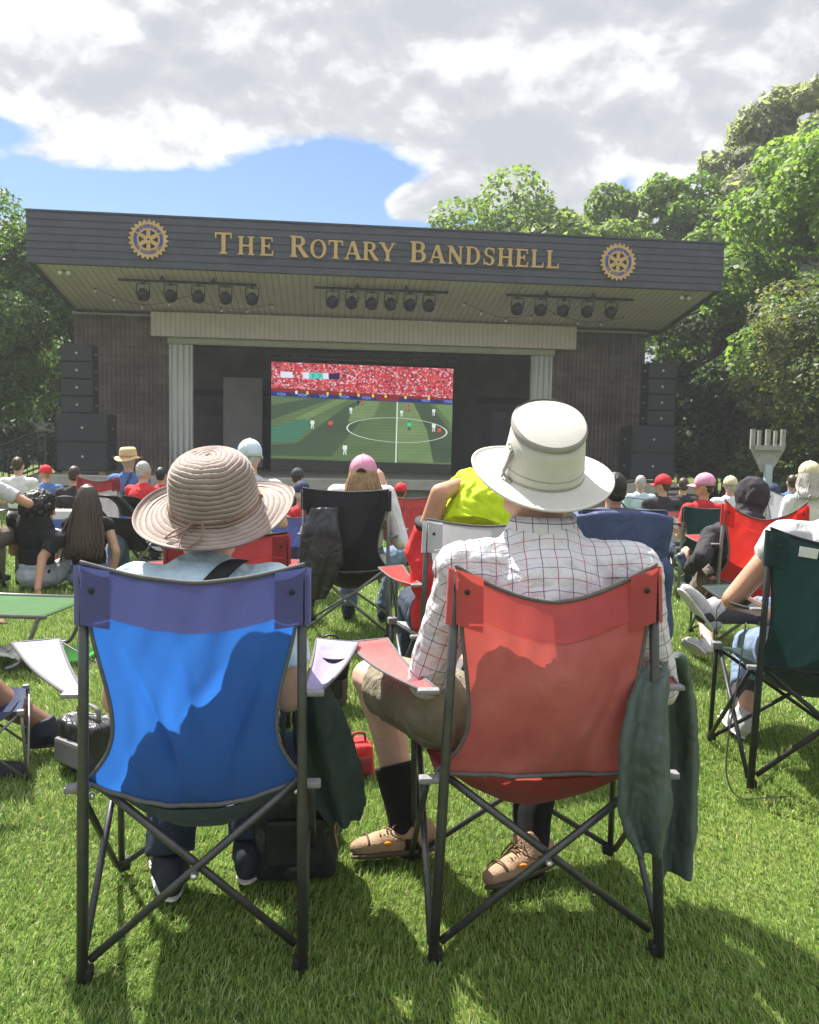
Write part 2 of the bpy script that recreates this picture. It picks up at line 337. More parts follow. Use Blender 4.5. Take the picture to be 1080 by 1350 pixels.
def tree(name, label, cat, x, y, h, r, z0, n, size, lm, seed, lobes=26, flat=.8, trunk_r=.22, group=None, shape='round', long=1.0):
    g_ = np.random.default_rng(seed); gz = tz(y)-.05; n = int(n*2.2); size *= .56
    root = empty(name, (x, y, gz), 0, label, cat, group)
    cz = (z0+h)/2; hz = (h-z0)/2; C = []; RR = []
    for k in range(lobes):
        d = g_.normal(0, 1, 3); d /= np.linalg.norm(d); q = .35+.5*g_.random()**.6
        zc = d[2]*q
        if shape == 'cone': w = max(.1, 1-(zc+1)/2)
        elif shape == 'pine': w = .55+.45*math.cos(zc*1.2)
        else: w = 1.0
        C.append((d[0]*q*r*w, d[1]*q*r*w, cz+zc*hz)); RR.append(r*(.24+.2*g_.random())*(.6 if shape == 'cone' else 1))
    C = np.array(C); RR = np.array(RR)
    if shape == 'cone': RR *= np.clip((h-C[:, 2])/(h-z0)*1.3, .18, 1)
    k = g_.integers(0, lobes, n); d = g_.normal(0, 1, (n, 3)); d /= np.linalg.norm(d, axis=1)[:, None]
    sub = g_.normal(0, 1, (lobes, 9, 3)); sub /= np.linalg.norm(sub, axis=2)[:, :, None]
    lump = np.max(np.einsum('nij,nj->ni', sub[k], d), 1)            # knobbly clumps on each lobe
    rad = RR[k]*(.72+.36*lump**3)*(.70+.33*g_.random(n)**.55)
    P = C[k]+d*rad[:, None]*np.array([1, 1, flat])
    P[:, 2] = np.maximum(P[:, 2], z0-.3+.5*g_.random(n))
    nrm = d*.8+g_.normal(0, .6, (n, 3))+np.array([0, 0, .55]); nrm /= np.linalg.norm(nrm, axis=1)[:, None]
    t1 = np.cross(nrm, g_.normal(0, 1, (n, 3))); t1 /= np.linalg.norm(t1, axis=1)[:, None]; t2 = np.cross(nrm, t1)
    s = size*(.6+.8*g_.random(n))[:, None]
    V = np.stack([P-t1*s*.55*long, P+t2*s*.34-nrm*s*.1, P+t1*s*.55*long, P-t2*s*.34-nrm*s*.1], 1).reshape(-1, 3)
    b = np.arange(n)*4; q = np.stack([b, b+1, b+2, b+3], 1)
    ti = np.clip(.5+.2*g_.normal(0, 1, n)+.28*np.sin(k*2.4), 0, 1)
    link('crown', np_mesh('crown', V, q, np.zeros((0, 3), int), lm, np.repeat(ti, 4)), root)
    m = MB(); top = Vector((g_.normal(0, .2), g_.normal(0, .2), z0+(h-z0)*.55))
    m.tube([(0, 0, 0), (.03, .02, .4), (0, 0, z0*.6+.3), top*.7, top], [trunk_r*1.5, trunk_r, trunk_r*.85, trunk_r*.5, trunk_r*.15], 9)
    for i in range(min(lobes, 16)):
        c = Vector(C[i]); s0 = top*min(.95, max(.25, .35+.4*g_.random())); mid = (s0+c)/2+Vector((0, 0, .12*r*g_.random()))
        m.tube([s0, mid, c], [trunk_r*.38, trunk_r*.22, trunk_r*.07], 5)
    m.build('trunk', BARK, root); return root
LM_MAPLE = leaf_mat('maple leaves', (.09, .145, .04), (.19, .265, .075), (.29, .36, .12), .55)
LM_CHEST = leaf_mat('chestnut leaves', (.08, .14, .036), (.17, .265, .068), (.27, .36, .11), .55)
LM_LEFT = leaf_mat('deep green maple leaves', (.045, .085, .022), (.10, .175, .042), (.19, .27, .08), .5)
LM_PINE = leaf_mat('pine needles', (.20, .23, .17), (.31, .33, .25), (.42, .43, .34), .55)
LM_BLOS = leaf_mat('leaves with reddish seed clusters', (.05, .085, .028), (.12, .16, .055), (.33, .29, .16), .5)
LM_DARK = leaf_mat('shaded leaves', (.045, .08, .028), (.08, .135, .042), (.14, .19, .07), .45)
LM_GREY = leaf_mat('grey green needles', (.06, .07, .04), (.11, .115, .07), (.16, .15, .10), .3)
GT = 'trees behind the bandshell'
tree('maple_tree', 'round green maple behind the middle of the bandshell roof', 'tree', 4.2, 38, 13.4, 4.3, 4, 15000, .42, LM_MAPLE, 1, 34, group=GT)
tree('maple_tree', 'green maple behind the roof just left of the narrow spruce tip', 'tree', 7.6, 37, 13.5, 3.6, 4, 13000, .42, LM_MAPLE, 2, 30, group=GT)
tree('spruce_tree', 'narrow dark spruce tip rising between maples behind the roof', 'tree', 9.8, 41, 15.4, 1.9, 3, 7000, .34, LM_DARK, 3, 34, shape='cone', group=GT)
tree('maple_tree', 'pale green tree right of the spruce behind the roof', 'tree', 11.9, 36, 13.8, 3.4, 4, 13000, .44, LM_CHEST, 4, 28, group=GT)
tree('shrub_tree', 'dull grey green conifer crown above the right end of the roof', 'tree', 11.0, 30, 9.9, 1.9, 3, 7000, .30, LM_GREY, 5, 20, group=GT)
tree('pine_tree', 'tall grey green pine topping the trees at the right edge', 'tree', 15.6, 35, 17.6, 3.6, 7, 11000, .42, LM_PINE, 6, 40, flat=.5, shape='pine', group=GT, long=1.9)
tree('chestnut_tree', 'big bright chestnut tree filling the right edge beside the bandshell', 'tree', 13.3, 24, 11.6, 4.6, 2.0, 34000, .34, LM_CHEST, 7, 48, flat=.62, group=GT)
tree('flowering_tree', 'leafy tree with reddish seed clusters right of the roof corner', 'tree', 11.6, 20.5, 6.4, 3.3, 1.3, 26000, .20, LM_BLOS, 8, 44, group=GT)
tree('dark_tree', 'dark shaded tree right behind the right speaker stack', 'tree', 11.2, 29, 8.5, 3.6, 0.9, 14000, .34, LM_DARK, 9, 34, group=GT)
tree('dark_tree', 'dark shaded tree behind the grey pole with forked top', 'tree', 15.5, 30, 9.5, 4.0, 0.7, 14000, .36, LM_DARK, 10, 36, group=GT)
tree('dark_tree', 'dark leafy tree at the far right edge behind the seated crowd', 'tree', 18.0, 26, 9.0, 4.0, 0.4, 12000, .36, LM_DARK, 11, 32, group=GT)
GL = 'trees left of the bandshell'
tree('maple_tree', 'sunlit green maple at the left edge beside the roof', 'tree', -12.4, 22.5, 8.5, 3.4, 1.6, 26000, .23, LM_LEFT, 12, 44, group=GL)
tree('dark_tree', 'dark tree behind the left speaker stack', 'tree', -11.6, 30, 8.6, 3.4, 1.2, 12000, .34, LM_DARK, 13, 30, group=GL)
tree('maple_tree', 'tall pale tree at the left edge behind the sunlit maple', 'tree', -17.0, 31, 10.2, 3.6, 2.0, 12000, .34, LM_LEFT, 14, 30, group=GL)
def wood(name, label, x0, x1, y0, h, n, seed):
    g_ = np.random.default_rng(seed); x = x0+(x1-x0)*g_.random(n); hh = h*(.7+.3*np.sin(x*.35+seed)+.12*np.sin(x*1.3)); z = hh*g_.random(n)**.8-.45; y = y0+6*g_.random(n)
    P = np.stack([x, y, z], 1); nr = g_.normal(0, 1, (n, 3))+np.array([0, -.6, .5]); nr /= np.linalg.norm(nr, axis=1)[:, None]
    t1 = np.cross(nr, g_.normal(0, 1, (n, 3))); t1 /= np.linalg.norm(t1, axis=1)[:, None]; t2 = np.cross(nr, t1); s = (.9*(.6+.8*g_.random(n)))[:, None]
    V = np.stack([P-t1*s*.5, P+t2*s*.35, P+t1*s*.5, P-t2*s*.35], 1).reshape(-1, 3); b = np.arange(n)*4
    tag(link(name, np_mesh(name, V, np.stack([b, b+1, b+2, b+3], 1), np.zeros((0, 3), int), LM_DARK, np.repeat(g_.random(n), 4))), label, 'trees', kind='stuff')
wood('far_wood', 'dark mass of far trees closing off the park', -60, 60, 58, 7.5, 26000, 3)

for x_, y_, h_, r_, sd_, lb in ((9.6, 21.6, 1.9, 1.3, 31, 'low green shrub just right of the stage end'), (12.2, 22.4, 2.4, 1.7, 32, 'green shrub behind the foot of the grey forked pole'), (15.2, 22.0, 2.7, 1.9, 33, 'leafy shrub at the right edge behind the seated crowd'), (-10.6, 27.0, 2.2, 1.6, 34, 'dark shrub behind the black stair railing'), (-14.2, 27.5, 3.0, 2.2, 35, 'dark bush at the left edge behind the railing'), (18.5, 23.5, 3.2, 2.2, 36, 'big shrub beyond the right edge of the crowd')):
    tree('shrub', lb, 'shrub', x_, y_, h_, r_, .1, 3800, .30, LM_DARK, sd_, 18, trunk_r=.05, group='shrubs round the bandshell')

# ------------------------------------------------------------------ remeshed lumps (bodies, clothes, cast letters)
TMP = bpy.data.collections.new("workbench"); COL.children.link(TMP)
def remesh(mb, voxel, smooth=2, fac=.5):
    me = bpy.data.meshes.new("w"); me.from_pydata(mb.v, [], mb.f); me.update()
    o = bpy.data.objects.new("w", me); TMP.objects.link(o)
    md = o.modifiers.new("r", 'REMESH'); md.mode = 'VOXEL'; md.voxel_size = voxel; md.use_smooth_shade = True
    if smooth: sm = o.modifiers.new("s", 'SMOOTH'); sm.iterations = smooth; sm.factor = fac
    dg = bpy.context.evaluated_depsgraph_get(); out = bpy.data.meshes.new_from_object(o.evaluated_get(dg))
    bpy.data.objects.remove(o); bpy.data.meshes.remove(me); out.materials.clear(); return out

# ------------------------------------------------------------------ the bandshell
BO = Vector((-0.564, 19.9, 0)); BA = R(6.25)
BM = Matrix.Translation(BO) @ Matrix.Rotation(BA, 4, 'Z')
shell = empty('bandshell', (BO.x, BO.y, 0), BA, 'open air concert bandshell with flat dark roof, cream soffit and brown brick wings', 'bandshell')
def wave_mat(name, col, scale, direction='X', depth=.6, rough=.7, rows=0.0, dark=.6, var=.12):
    """boards, flutes or ribs by a wave along one axis; rows adds cross joints"""
    M, N, L, p = clear_nodes(name); tc = N.new('ShaderNodeTexCoord')
    w = N.new('ShaderNodeTexWave'); w.bands_direction = direction; w.inputs['Scale'].default_value = scale; w.inputs['Distortion'].default_value = 0; L.new(tc.outputs['Object'], w.inputs[0])
    nz = N.new('ShaderNodeTexNoise'); nz.inputs['Scale'].default_value = 1.7; nz.inputs['Detail'].default_value = 7; L.new(tc.outputs['Object'], nz.inputs[0])
    r = N.new('ShaderNodeValToRGB'); L.new(nz.outputs['Fac'], r.inputs[0]); e = r.color_ramp.elements
    e[0].position = .3; e[0].color = tuple(c*(1-var) for c in col)+(1,); e[1].position = .7; e[1].color = tuple(c*(1+var) for c in col)+(1,)
    r2 = N.new('ShaderNodeValToRGB'); L.new(w.outputs['Fac'], r2.inputs[0]); f = r2.color_ramp.elements
    f[0].position = .02; f[0].color = (dark, dark, dark, 1); f[1].position = .2; f[1].color = (1, 1, 1, 1)
    mx = N.new('ShaderNodeMix'); mx.data_type = 'RGBA'; mx.blend_type = 'MULTIPLY'; mx.inputs[0].default_value = 1; L.new(r.outputs[0], mx.inputs[6]); L.new(r2.outputs[0], mx.inputs[7])
    col_out = mx.outputs[2]; h = w.outputs['Fac']
    if rows:
        w2 = N.new('ShaderNodeTexWave'); w2.bands_direction = 'Z'; w2.inputs['Scale'].default_value = rows; L.new(tc.outputs['Object'], w2.inputs[0])
        r3 = N.new('ShaderNodeValToRGB'); L.new(w2.outputs['Fac'], r3.inputs[0]); f = r3.color_ramp.elements; f[0].position = .03; f[0].color = (.86, .86, .86, 1); f[1].position = .12; f[1].color = (1, 1, 1, 1)
        m2 = N.new('ShaderNodeMix'); m2.data_type = 'RGBA'; m2.blend_type = 'MULTIPLY'; m2.inputs[0].default_value = 1; L.new(col_out, m2.inputs[6]); L.new(r3.outputs[0], m2.inputs[7]); col_out = m2.outputs[2]
    L.new(col_out, p.inputs['Base Color']); p.inputs['Roughness'].default_value = rough; p.inputs['Specular IOR Level'].default_value = .25
    b = N.new('ShaderNodeBump'); b.inputs['Strength'].default_value = depth; b.inputs['Distance'].default_value = .03; L.new(h, b.inputs['Height']); L.new(b.outputs[0], p.inputs['Normal']); return M
NAVY = mat('dark slate fascia paint', (.062, .069, .094), .5, .14, 2.5, .1, 30)
CREAM = mat('cream trim paint', (.42, .41, .34), .6, .07, 3)
SOFFIT = wave_mat('cream soffit boards', (.69, .585, .66), 1.9, 'X', .35, .6, dark=.7, var=.06)
HEADER = wave_mat('cream ribbed siding', (.63, .55, .55), 2.4, 'X', .5, .6, dark=.78, var=.05)
BRICK = wave_mat('brown fluted brick', (.155, .128, .124), 2.6, 'X', .8, .9, 1.25, dark=.6, var=.3)
SHUT = wave_mat('ribbed silver shutter', (.68, .69, .70), 2.0, 'X', .8, .4, dark=.6, var=.06)
CONC = mat('pale concrete', (.36, .35, .325), .9, .16, 3, .4, 60)
CONC2 = mat('rough rendered concrete', (.25, .235, .205), .95, .22, 5, .9, 40)
INNER = mat('dark grey stage wall', (.34, .34, .35), .8, .2, 1.2)
INNER2 = mat('mid grey stage panel', (.5, .5, .51), .7, .1, 1.5)
ROOFM = mat('roof membrane', (.10, .10, .11), .9, .1, 2)
# fascia with nine lapped boards
HX = 8.27; Z0, Z1 = 5.22, 6.365; m = MB(); nb = 7; bh = (Z1-Z0)/nb
for k in range(nb):
    a = Z0+k*bh; m.prism([(-HX, a), (HX, a), (HX, a+bh-.028), (-HX, a+bh-.028)], -.045, .10)
    m.box((0, .035, a+bh-.014), (2*HX-.02, .11, .0279))
m.box((0, .03, Z1+.02), (2*HX+.04, .19, .04)); m.build('fascia', NAVY, shell)
m = MB(); m.box((0, 5.1, Z1-.12), (2*HX-.25, 9.9, .16)); m.build('roof', ROOFM, shell)
ZB = 4.70; YB = 3.3
for s in (-1, 1):
    m = MB(); vs = []
    for x_ in (s*(HX-.12), s*HX):
        vs += [Vector((x_, .10, Z0)), Vector((x_, 9.9, ZB-.02)), Vector((x_, 9.9, Z1)), Vector((x_, .10, Z1))]
        vs.append(Vector((x_, YB, ZB-.02)))
    m.add(vs, [(0, 4, 1, 2, 3), (5, 8, 7, 6, 9), (0, 5, 9, 4), (4, 9, 6, 1), (1, 6, 7, 2), (2, 7, 8, 3), (3, 8, 5, 0)], 0, False)
    m.build('side_fascia', NAVY, shell)
m = MB(); m.grid(lambda u, v: (-HX+.125+u*(2*HX-.25), .105+v*(YB-.1), Z0+.03+v*(ZB-Z0)), 40, 6); m.build('soffit', SOFFIT, shell)
m = MB(); m.box((0, YB-.04, ZB-.03), (2*HX-.3, .06, .05)); m.build('soffit_trim', PLAST, shell)
# wings, header, columns, stage opening
for (a, b, nm) in ((-8.22, -5.74, 'wing_wall'), (4.98, 7.70, 'wing_wall')):
    m = MB(); m.box(((a+b)/2, YB+.2, (4.60+.41)/2), (b-a, .36, 4.60-.41)); m.build(nm, BRICK, shell)
    m = MB(); m.box(((a+b)/2, YB+.19, 4.637), (b-a+.06, .42, .07)); m.build('wall_cap', CREAM, shell)
m = MB(); m.box((-.30, YB-.14, 4.37), (11.7, .28, .63)); m.build('header_panel', HEADER, shell)
m = MB(); m.box((-.38, YB+.04, 3.985), (10.75, .22, .13)); m.box((-.38, YB-.0, 3.90), (10.75, .10, .03)); m.build('door_track', CREAM, shell)
for a, b in ((-5.73, -5.11), (4.37, 4.97)):
    m = MB(); m.box(((a+b)/2, YB+.12, (.41+3.88)/2), (b-a, .2, 3.88-.41), bev=.01)
    for k in range(4): m.tube([(a+.08+k*(b-a-.16)/3, YB+.02, .42), (a+.08+k*(b-a-.16)/3, YB+.02, 3.87)], .035, 8)
    m.build('folded_shutter', SHUT, shell)
m = MB(); m.box((-.3, 9.6, 2.6), (15.6, .2, 4.4)); m.box((-7.9, 6.6, 2.6), (.2, 5.8, 4.4)); m.box((7.5, 6.6, 2.6), (.2, 5.8, 4.4))
m.box((-.3, 6.6, 4.58), (15.4, 5.6, .12)); m.build('stage_interior', INNER, shell)
m = MB(); m.box((-.3, 9.47, 2.95), (15.2, .05, .22)); m.build('wall_rail', mat('brown wall rail', (.16, .11, .09), .7), shell)
m = MB(); m.box((-4.12, 7.35, 1.9), (1.25, .08, 2.9), bev=.01); m.build('stage_panel', INNER2, shell)
for x_, z_, w_, h_ in ((6.0, 1.5, 3.0, 2.1), (-6.3, 1.3, 2.6, 1.7)): m = MB(); m.box((x_, 9.42, z_), (w_, .06, h_)); m.build('back_panel', mat('grey back panel', (.42, .42, .43), .7), shell)
for x_ in (6.75, 7.12): m = MB(); m.tube([(x_, YB-.0, 4.6), (x_, YB-.0, 3.2 if x_ < 7 else .42)], .022, 6); m.build('conduit', GPLAST, shell)
# stage
m = MB(); m.box((-.09, -.02, .295), (15.9, .42, .245), bev=.02); m.build('stage_ledge', CONC, shell)
m = MB(); m.box((-.09, .06, -.35), (15.6, .2, 1.03)); m.box((-7.79, 5, -.35), (.2, 9.6, 1.03)); m.box((7.61, 5, -.35), (.2, 9.6, 1.03)); m.build('stage_base', CONC2, shell)
m = MB(); m.box((-.09, 5.05, .335), (15.6, 9.70, .15)); m.build('stage_deck', mat('worn stage floor', (.16, .155, .15), .7, .2, 2), shell)
# small floodlights in the soffit corners and junction boxes
def flood(x, y, label):
    t = empty('floodlight', BM @ Vector((x, y, 5.12)), BA, label, 'lamp', 'floodlights in the soffit corners')
    m = MB(); m.tube([(0, 0, .12), (0, 0, .02)], .02, 6); m.box((0, 0, .05), (.22, .08, .03)); m.build('bracket', GPLAST, t)
    for s in (-1, 1):
        m = MB(); m.lathe([(.02, .07), (.055, .05), (.07, -.02), (.06, -.03), (0, -.03)], 12); o = m.build('lamp_head', STEEL, t, (s*.09, -.02, 0), (R(-55), 0, s*R(20)))
        b = MB(); b.sphere((0, 0, -.035), (.05, .05, .02), 10, 5); b.build('lens', mat('frosted lens', (.85, .82, .72), .3), o)
flood(-7.6, .5, 'small twin floodlight in the left corner of the soffit'); flood(7.55, .5, 'small twin floodlight in the right corner of the soffit')

# ------------------------------------------------------------------ gold letters
GOLD = mat('gold paint', (.50, .33, .13), .42, .14, 4, .15, 40, metal=.25, spec=.5)
def glyph(ch):
    P = []                                    # polygons in a unit-height box
    T, t, S = .20, .105, .075                   # thick stroke, thin stroke, serif height
    def bar(x0, y0, x1, y1, w0, w1=None):
        w1 = w0 if w1 is None else w1; d = Vector((x1-x0, y1-y0)).normalized(); n = Vector((-d.y, d.x))
        P.append([(x0+n.x*w0/2, y0+n.y*w0/2), (x1+n.x*w1/2, y1+n.y*w1/2), (x1-n.x*w1/2, y1-n.y*w1/2), (x0-n.x*w0/2, y0-n.y*w0/2)])
    def serif(x, y, w=.36): P.append([(x-w/2, y), (x+w/2, y), (x+w/2, y+S), (x-w/2, y+S)])
    def stem(x, w=T, top=True, bot=True):
        bar(x, 0, x, 1, w)
        if bot: serif(x, 0, w+.17)
        if top: serif(x, 1-S, w+.17)
    def arc(cx, cy, rx, ry, a0, a1, thick=T, thin=t, n=20):
        for i in range(n):
            q = []
            for a in (a0+(a1-a0)*i/n, a0+(a1-a0)*(i+1.12)/n):
                ca, sa = math.cos(a), math.sin(a); w = thin+(thick-thin)*abs(ca)**1.3
                q.append(((cx+(rx-w)*ca, cy+(ry-w*.8)*sa), (cx+rx*ca, cy+ry*sa)))
            P.append([q[0][0], q[0][1], q[1][1], q[1][0]])
    h = math.pi/2
    if ch == 'T': stem(.40, top=False); bar(.02, .95, .78, .95, .10); bar(.04, .72, .04, .99, .07, .10); bar(.76, .72, .76, .99, .07, .10); return P, .80
    if ch == 'H': stem(.17); stem(.71); bar(.17, .5, .71, .5, t); return P, .88
    if ch in 'EL':
        stem(.17); bar(.1, .05, .66, .05, .10); bar(.66, .0, .70, .30, .10, .06)
        if ch == 'E': bar(.1, .95, .64, .95, .10); bar(.63, 1, .66, .73, .10, .06); bar(.17, .52, .5, .52, t); bar(.5, .38, .5, .66, .08)
        return P, .74
    if ch in 'RB':
        stem(.17)
        arc(.42, .75, .30, .25, -h, h); bar(.17, .955, .44, .955, .09); bar(.17, .53, .44, .53, .09)
        if ch == 'R': bar(.42, .52, .74, .04, .18, .2); bar(.70, .045, .88, .045, .09); return P, .86
        arc(.43, .29, .34, .29, -h, h); bar(.17, .045, .45, .045, .09); return P, .80
    if ch == 'O': arc(.45, .5, .45, .52, 0, 2*math.pi, n=40); return P, .90
    if ch == 'D': stem(.17); arc(.38, .5, .44, .5, -h, h, n=26); bar(.17, .955, .40, .955, .09); bar(.17, .045, .40, .045, .09); return P, .85
    if ch == 'A': bar(.10, .03, .41, .99, .10); bar(.76, .03, .43, .99, .21); serif(.10, 0, .28); serif(.76, 0, .38); bar(.2, .32, .66, .32, .09); return P, .88
    if ch == 'Y': bar(.10, .97, .42, .45, .2); bar(.74, .97, .44, .45, .10); bar(.42, 0, .42, .5, T); serif(.42, 0); serif(.10, 1-S, .34); serif(.74, 1-S, .27); return P, .84
    if ch == 'N': bar(.15, 0, .15, 1, .11); bar(.74, 0, .74, 1, .11); bar(.15, .97, .74, .05, .21); serif(.15, 0, .28); serif(.74, 1-S, .28); serif(.10, 1-S, .25); return P, .88
    if ch == 'S':
        arc(.34, .735, .29, .265, R(30), R(270), .17, .11, 18); arc(.34, .265, .31, .265, R(-150), R(90), .19, .11, 18)
        bar(.34, .53, .37, .47, .12); bar(.59, .66, .59, .97, .07); bar(.05, .03, .05, .36, .07); return P, .68
sign = empty('lettering_sign', BM @ Vector((0, -.05, 5.58)), BA, 'raised gold capital letters THE ROTARY BANDSHELL on the roof fascia', 'sign')
LM_CACHE = {}
def letter_mesh(ch, H):
    k = (ch, H)
    if k not in LM_CACHE:
        mb = MB(); P, w = glyph(ch)
        for i, pl in enumerate(P): mb.prism([(x*H, z*H) for x, z in pl], -.045, .0)
        me = remesh(mb, .0085, 1, .5); me.materials.append(GOLD); LM_CACHE[k] = (me, w*H)
    return LM_CACHE[k]
for word, a, b in (('THE', -4.08, -2.74), ('ROTARY', -2.36, .10), ('BANDSHELL', .46, 4.08)):
    ws = []
    for i, ch in enumerate(word): ws.append(letter_mesh(ch, .485 if i == 0 else .425))
    gap = ((b-a)-sum(w for _, w in ws))/(len(word)-1); x = a
    for me, w in ws: link('letter', me, sign, (x, -.012, 0)); x += w+gap
# wheel emblems
BLUE_E = mat('royal blue enamel', (.045, .075, .33), .4, .1, 6)
def ring(m, r0, r1, y0, y1, mi=0, n=72, teeth=None):
    vs = []; fs = []
    for k in range(n):
        a = 2*math.pi*k/n; ro = teeth(k) if teeth else r1
        for (r, y) in ((r0, y0), (ro, y0), (ro, y1), (r0, y1)): vs.append((math.sin(a)*r, y, math.cos(a)*r))
    for k in range(n):
        b = k*4; c = ((k+1) % n)*4
        for i in range(4): fs.append((b+i, b+(i+1) % 4, c+(i+1) % 4, c+i))
    m.add(vs, fs, mi, False)
def emblem(x, z, label):
    t = empty('wheel_emblem', BM @ Vector((x, -.062, z)), BA, label, 'emblem', 'gear wheel emblems on the roof fascia')
    m = MB(); ring(m, .335, .40, -.05, .01, 0, 192, lambda k: .445 if (k % 8) in (0, 1, 2, 3) else .398); m.build('gear_rim', GOLD, t)
    m = MB(); ring(m, .25, .337, -.035, .008); m.build('blue_band', BLUE_E, t)
    m = MB(); ring(m, .215, .256, -.05, .01); m.build('inner_rim', GOLD, t)
    m = MB()
    for k in range(6):
        a = k*math.pi/3; M = Matrix.Rotation(a, 3, 'Y'); m.box(M @ Vector((0, -.02, .145)), (.088, .044, .17), M=M)
    m.build('spokes', GOLD, t)
    m = MB(); ring(m, .028, .082, -.055, .01, 0, 32); m.build('hub', GOLD, t)
    for k in (1, 5, 2.35, 3.65): m = MB(); a = k*math.pi/3; M = Matrix.Rotation(a, 3, 'Y'); m.box(M @ Vector((0, -.037, .294)), (.03, .012, .085), M=M); m.build('band_divider', GOLD, t)
    for body, a0, a1, up in (('ROTARY', -40, 40, 1), ('INTERNATIONAL', 243, 117, -1)):
        mm = MB()
        for i, ch in enumerate(body):
            a = R(a0+(a1-a0)*i/(len(body)-1)); me = text_mesh(ch, .085); rr = .293
            M = Matrix.Rotation(a if up > 0 else a+math.pi, 3, 'Y') @ Matrix.Rotation(math.pi/2, 3, 'X')
            c = Vector((math.sin(a)*rr, -.039, math.cos(a)*rr))
            mm.add([M @ v.co+c for v in me.vertices], [tuple(p.vertices) for p in me.polygons], 0, False); bpy.data.meshes.remove(me)
        mm.build('band_lettering', GOLD, t)
emblem(-5.57, 5.83, 'gold gear wheel emblem left of the word THE'); emblem(5.55, 5.80, 'gold gear wheel emblem right of the word BANDSHELL')

# ------------------------------------------------------------------ stage lights
LENS = mat('dark blue lens', (.035, .045, .065), .25, .2, 20, spec=.6)
def light_bar(x0, x1, z, xs, name):
    y = .62; c = (x0+x1)/2
    t = empty('lighting_bar', BM @ Vector((c, y, z)), BA, 'black lighting bar hung under the soffit, %s of three' % name, 'lighting bar', 'lighting bars under the soffit')
    m = MB(); m.tube([(x0-c, 0, 0), (x1-c, 0, 0)], .032, 8); m.build('pipe', PLAST, t)
    for s in (-.6, .6): m = MB(); m.tube([(s, 0, 0), (s, 0, .17)], .025, 6); m.box((s, 0, .02), (.1, .09, .09)); m.build('clamp', PLAST, t)
    o_ = ['first', 'second', 'third', 'fourth', 'fifth', 'sixth']
    for i, x in enumerate(xs):
        q = empty('stage_light', BM @ Vector((x, y, z)), BA, 'round black stage light, %s from the left on the %s bar' % (o_[i], name), 'stage light', 'stage lights under the soffit')
        m = MB(); m.tube([(-.15, 0, -.32), (-.15, 0, -.07), (.15, 0, -.07), (.15, 0, -.32)], .016, 6); m.box((0, 0, -.045), (.07, .08, .09)); m.build('yoke', PLAST, q)
        m = MB(); m.lathe([(0, .13), (.09, .12), (.125, .05), (.145, -.02), (.15, -.09), (.142, -.10)], 20)
        h = m.build('housing', PLAST, q, (0, 0, -.32), (R(62+6*math.sin(i*2.1)), 0, R(5*math.sin(i*3.3))))
        m = MB(); m.lathe([(.142, -.085), (.10, -.075), (0, -.07)], 20); m.build('lens', LENS, h)
light_bar(-6.42, -3.18, 5.04, [-5.85, -5.21, -4.56, -3.92, -3.29], 'left')
light_bar(-1.80, 1.50, 5.04, [-1.36, -.89, -.40, .07, .55, 1.02], 'middle')
light_bar(2.95, 6.25, 5.04, [3.25, 3.85, 4.44, 5.06, 5.68], 'right')
def string_light(x0, x1, y0, y1, z, n, label):
    t = empty('string_light', BM @ Vector((x0, y0, z)), BA, label, 'string light', 'strings of small bulbs under the soffit')
    m = MB(); P = [Vector(((x1-x0)*k/20, (y1-y0)*k/20, -.30*math.sin(math.pi*k/20*2) if k < 11 else -.22*math.sin(math.pi*(k-10)/10))) for k in range(21)]; P = [Vector((p.x, p.y, -abs(p.z)-.18*(p.y/3))) for p in P]
    m.tube(P, .006, 4); m.build('cable', PLAST, t)
    for k in range(n):
        p = P[int(k*20/(n-1))]; b = MB(); b.tube([p, p-Vector((0, 0, .05))], .014, 5); b.build('socket', PLAST, t); b = MB(); b.sphere(p-Vector((0, 0, .085)), (.03, .03, .04), 8, 5); b.build('bulb', mat('clear bulb', (.75, .7, .58), .15, spec=.6), t)
string_light(-7.1, -2.9, 1.2, 2.2, 4.93, 8, 'string of small bulbs looped behind the left lighting bar')
string_light(2.0, 6.6, 1.2, 2.2, 4.93, 8, 'string of small bulbs looped behind the right lighting bar')

# ------------------------------------------------------------------ speakers on the stage front
SPK = mat('black speaker paint', (.018, .020, .024), .55, .2, 8); GRIL = mat('black speaker grille', (.030, .034, .042), .6, .2, 300, .5, 400)
def speaker(x, z, w, h, d, label, cat, group, y=.75):
    t = empty(cat.replace(' ', '_'), BM @ Vector((x, y, z)), BA+R(0), label, cat, group)
    m = MB(); m.box((0, 0, h/2), (w, d, h-.008), bev=.012); m.build('cabinet', SPK, t)
    m = MB(); m.box((0, -d/2-.006, h/2), (w-.05, .02, h-.05), bev=.006); g_ = m.build('grille', GRIL, t)
    m = MB(); m.lathe([(.03, 0), (.03, .006), (0, .006)], 12); m.build('badge', mat('pale badge', (.5, .5, .48), .4), g_, (0, -d/2-.016, h/2), (R(90), 0, 0))
    for s in (-1, 1): m = MB(); m.box((s*(w/2+.004), 0, h/2), (.012, .16, .05)); m.build('side_handle', GPLAST, t)
o4 = ['lowest', 'second lowest', 'second highest', 'highest']
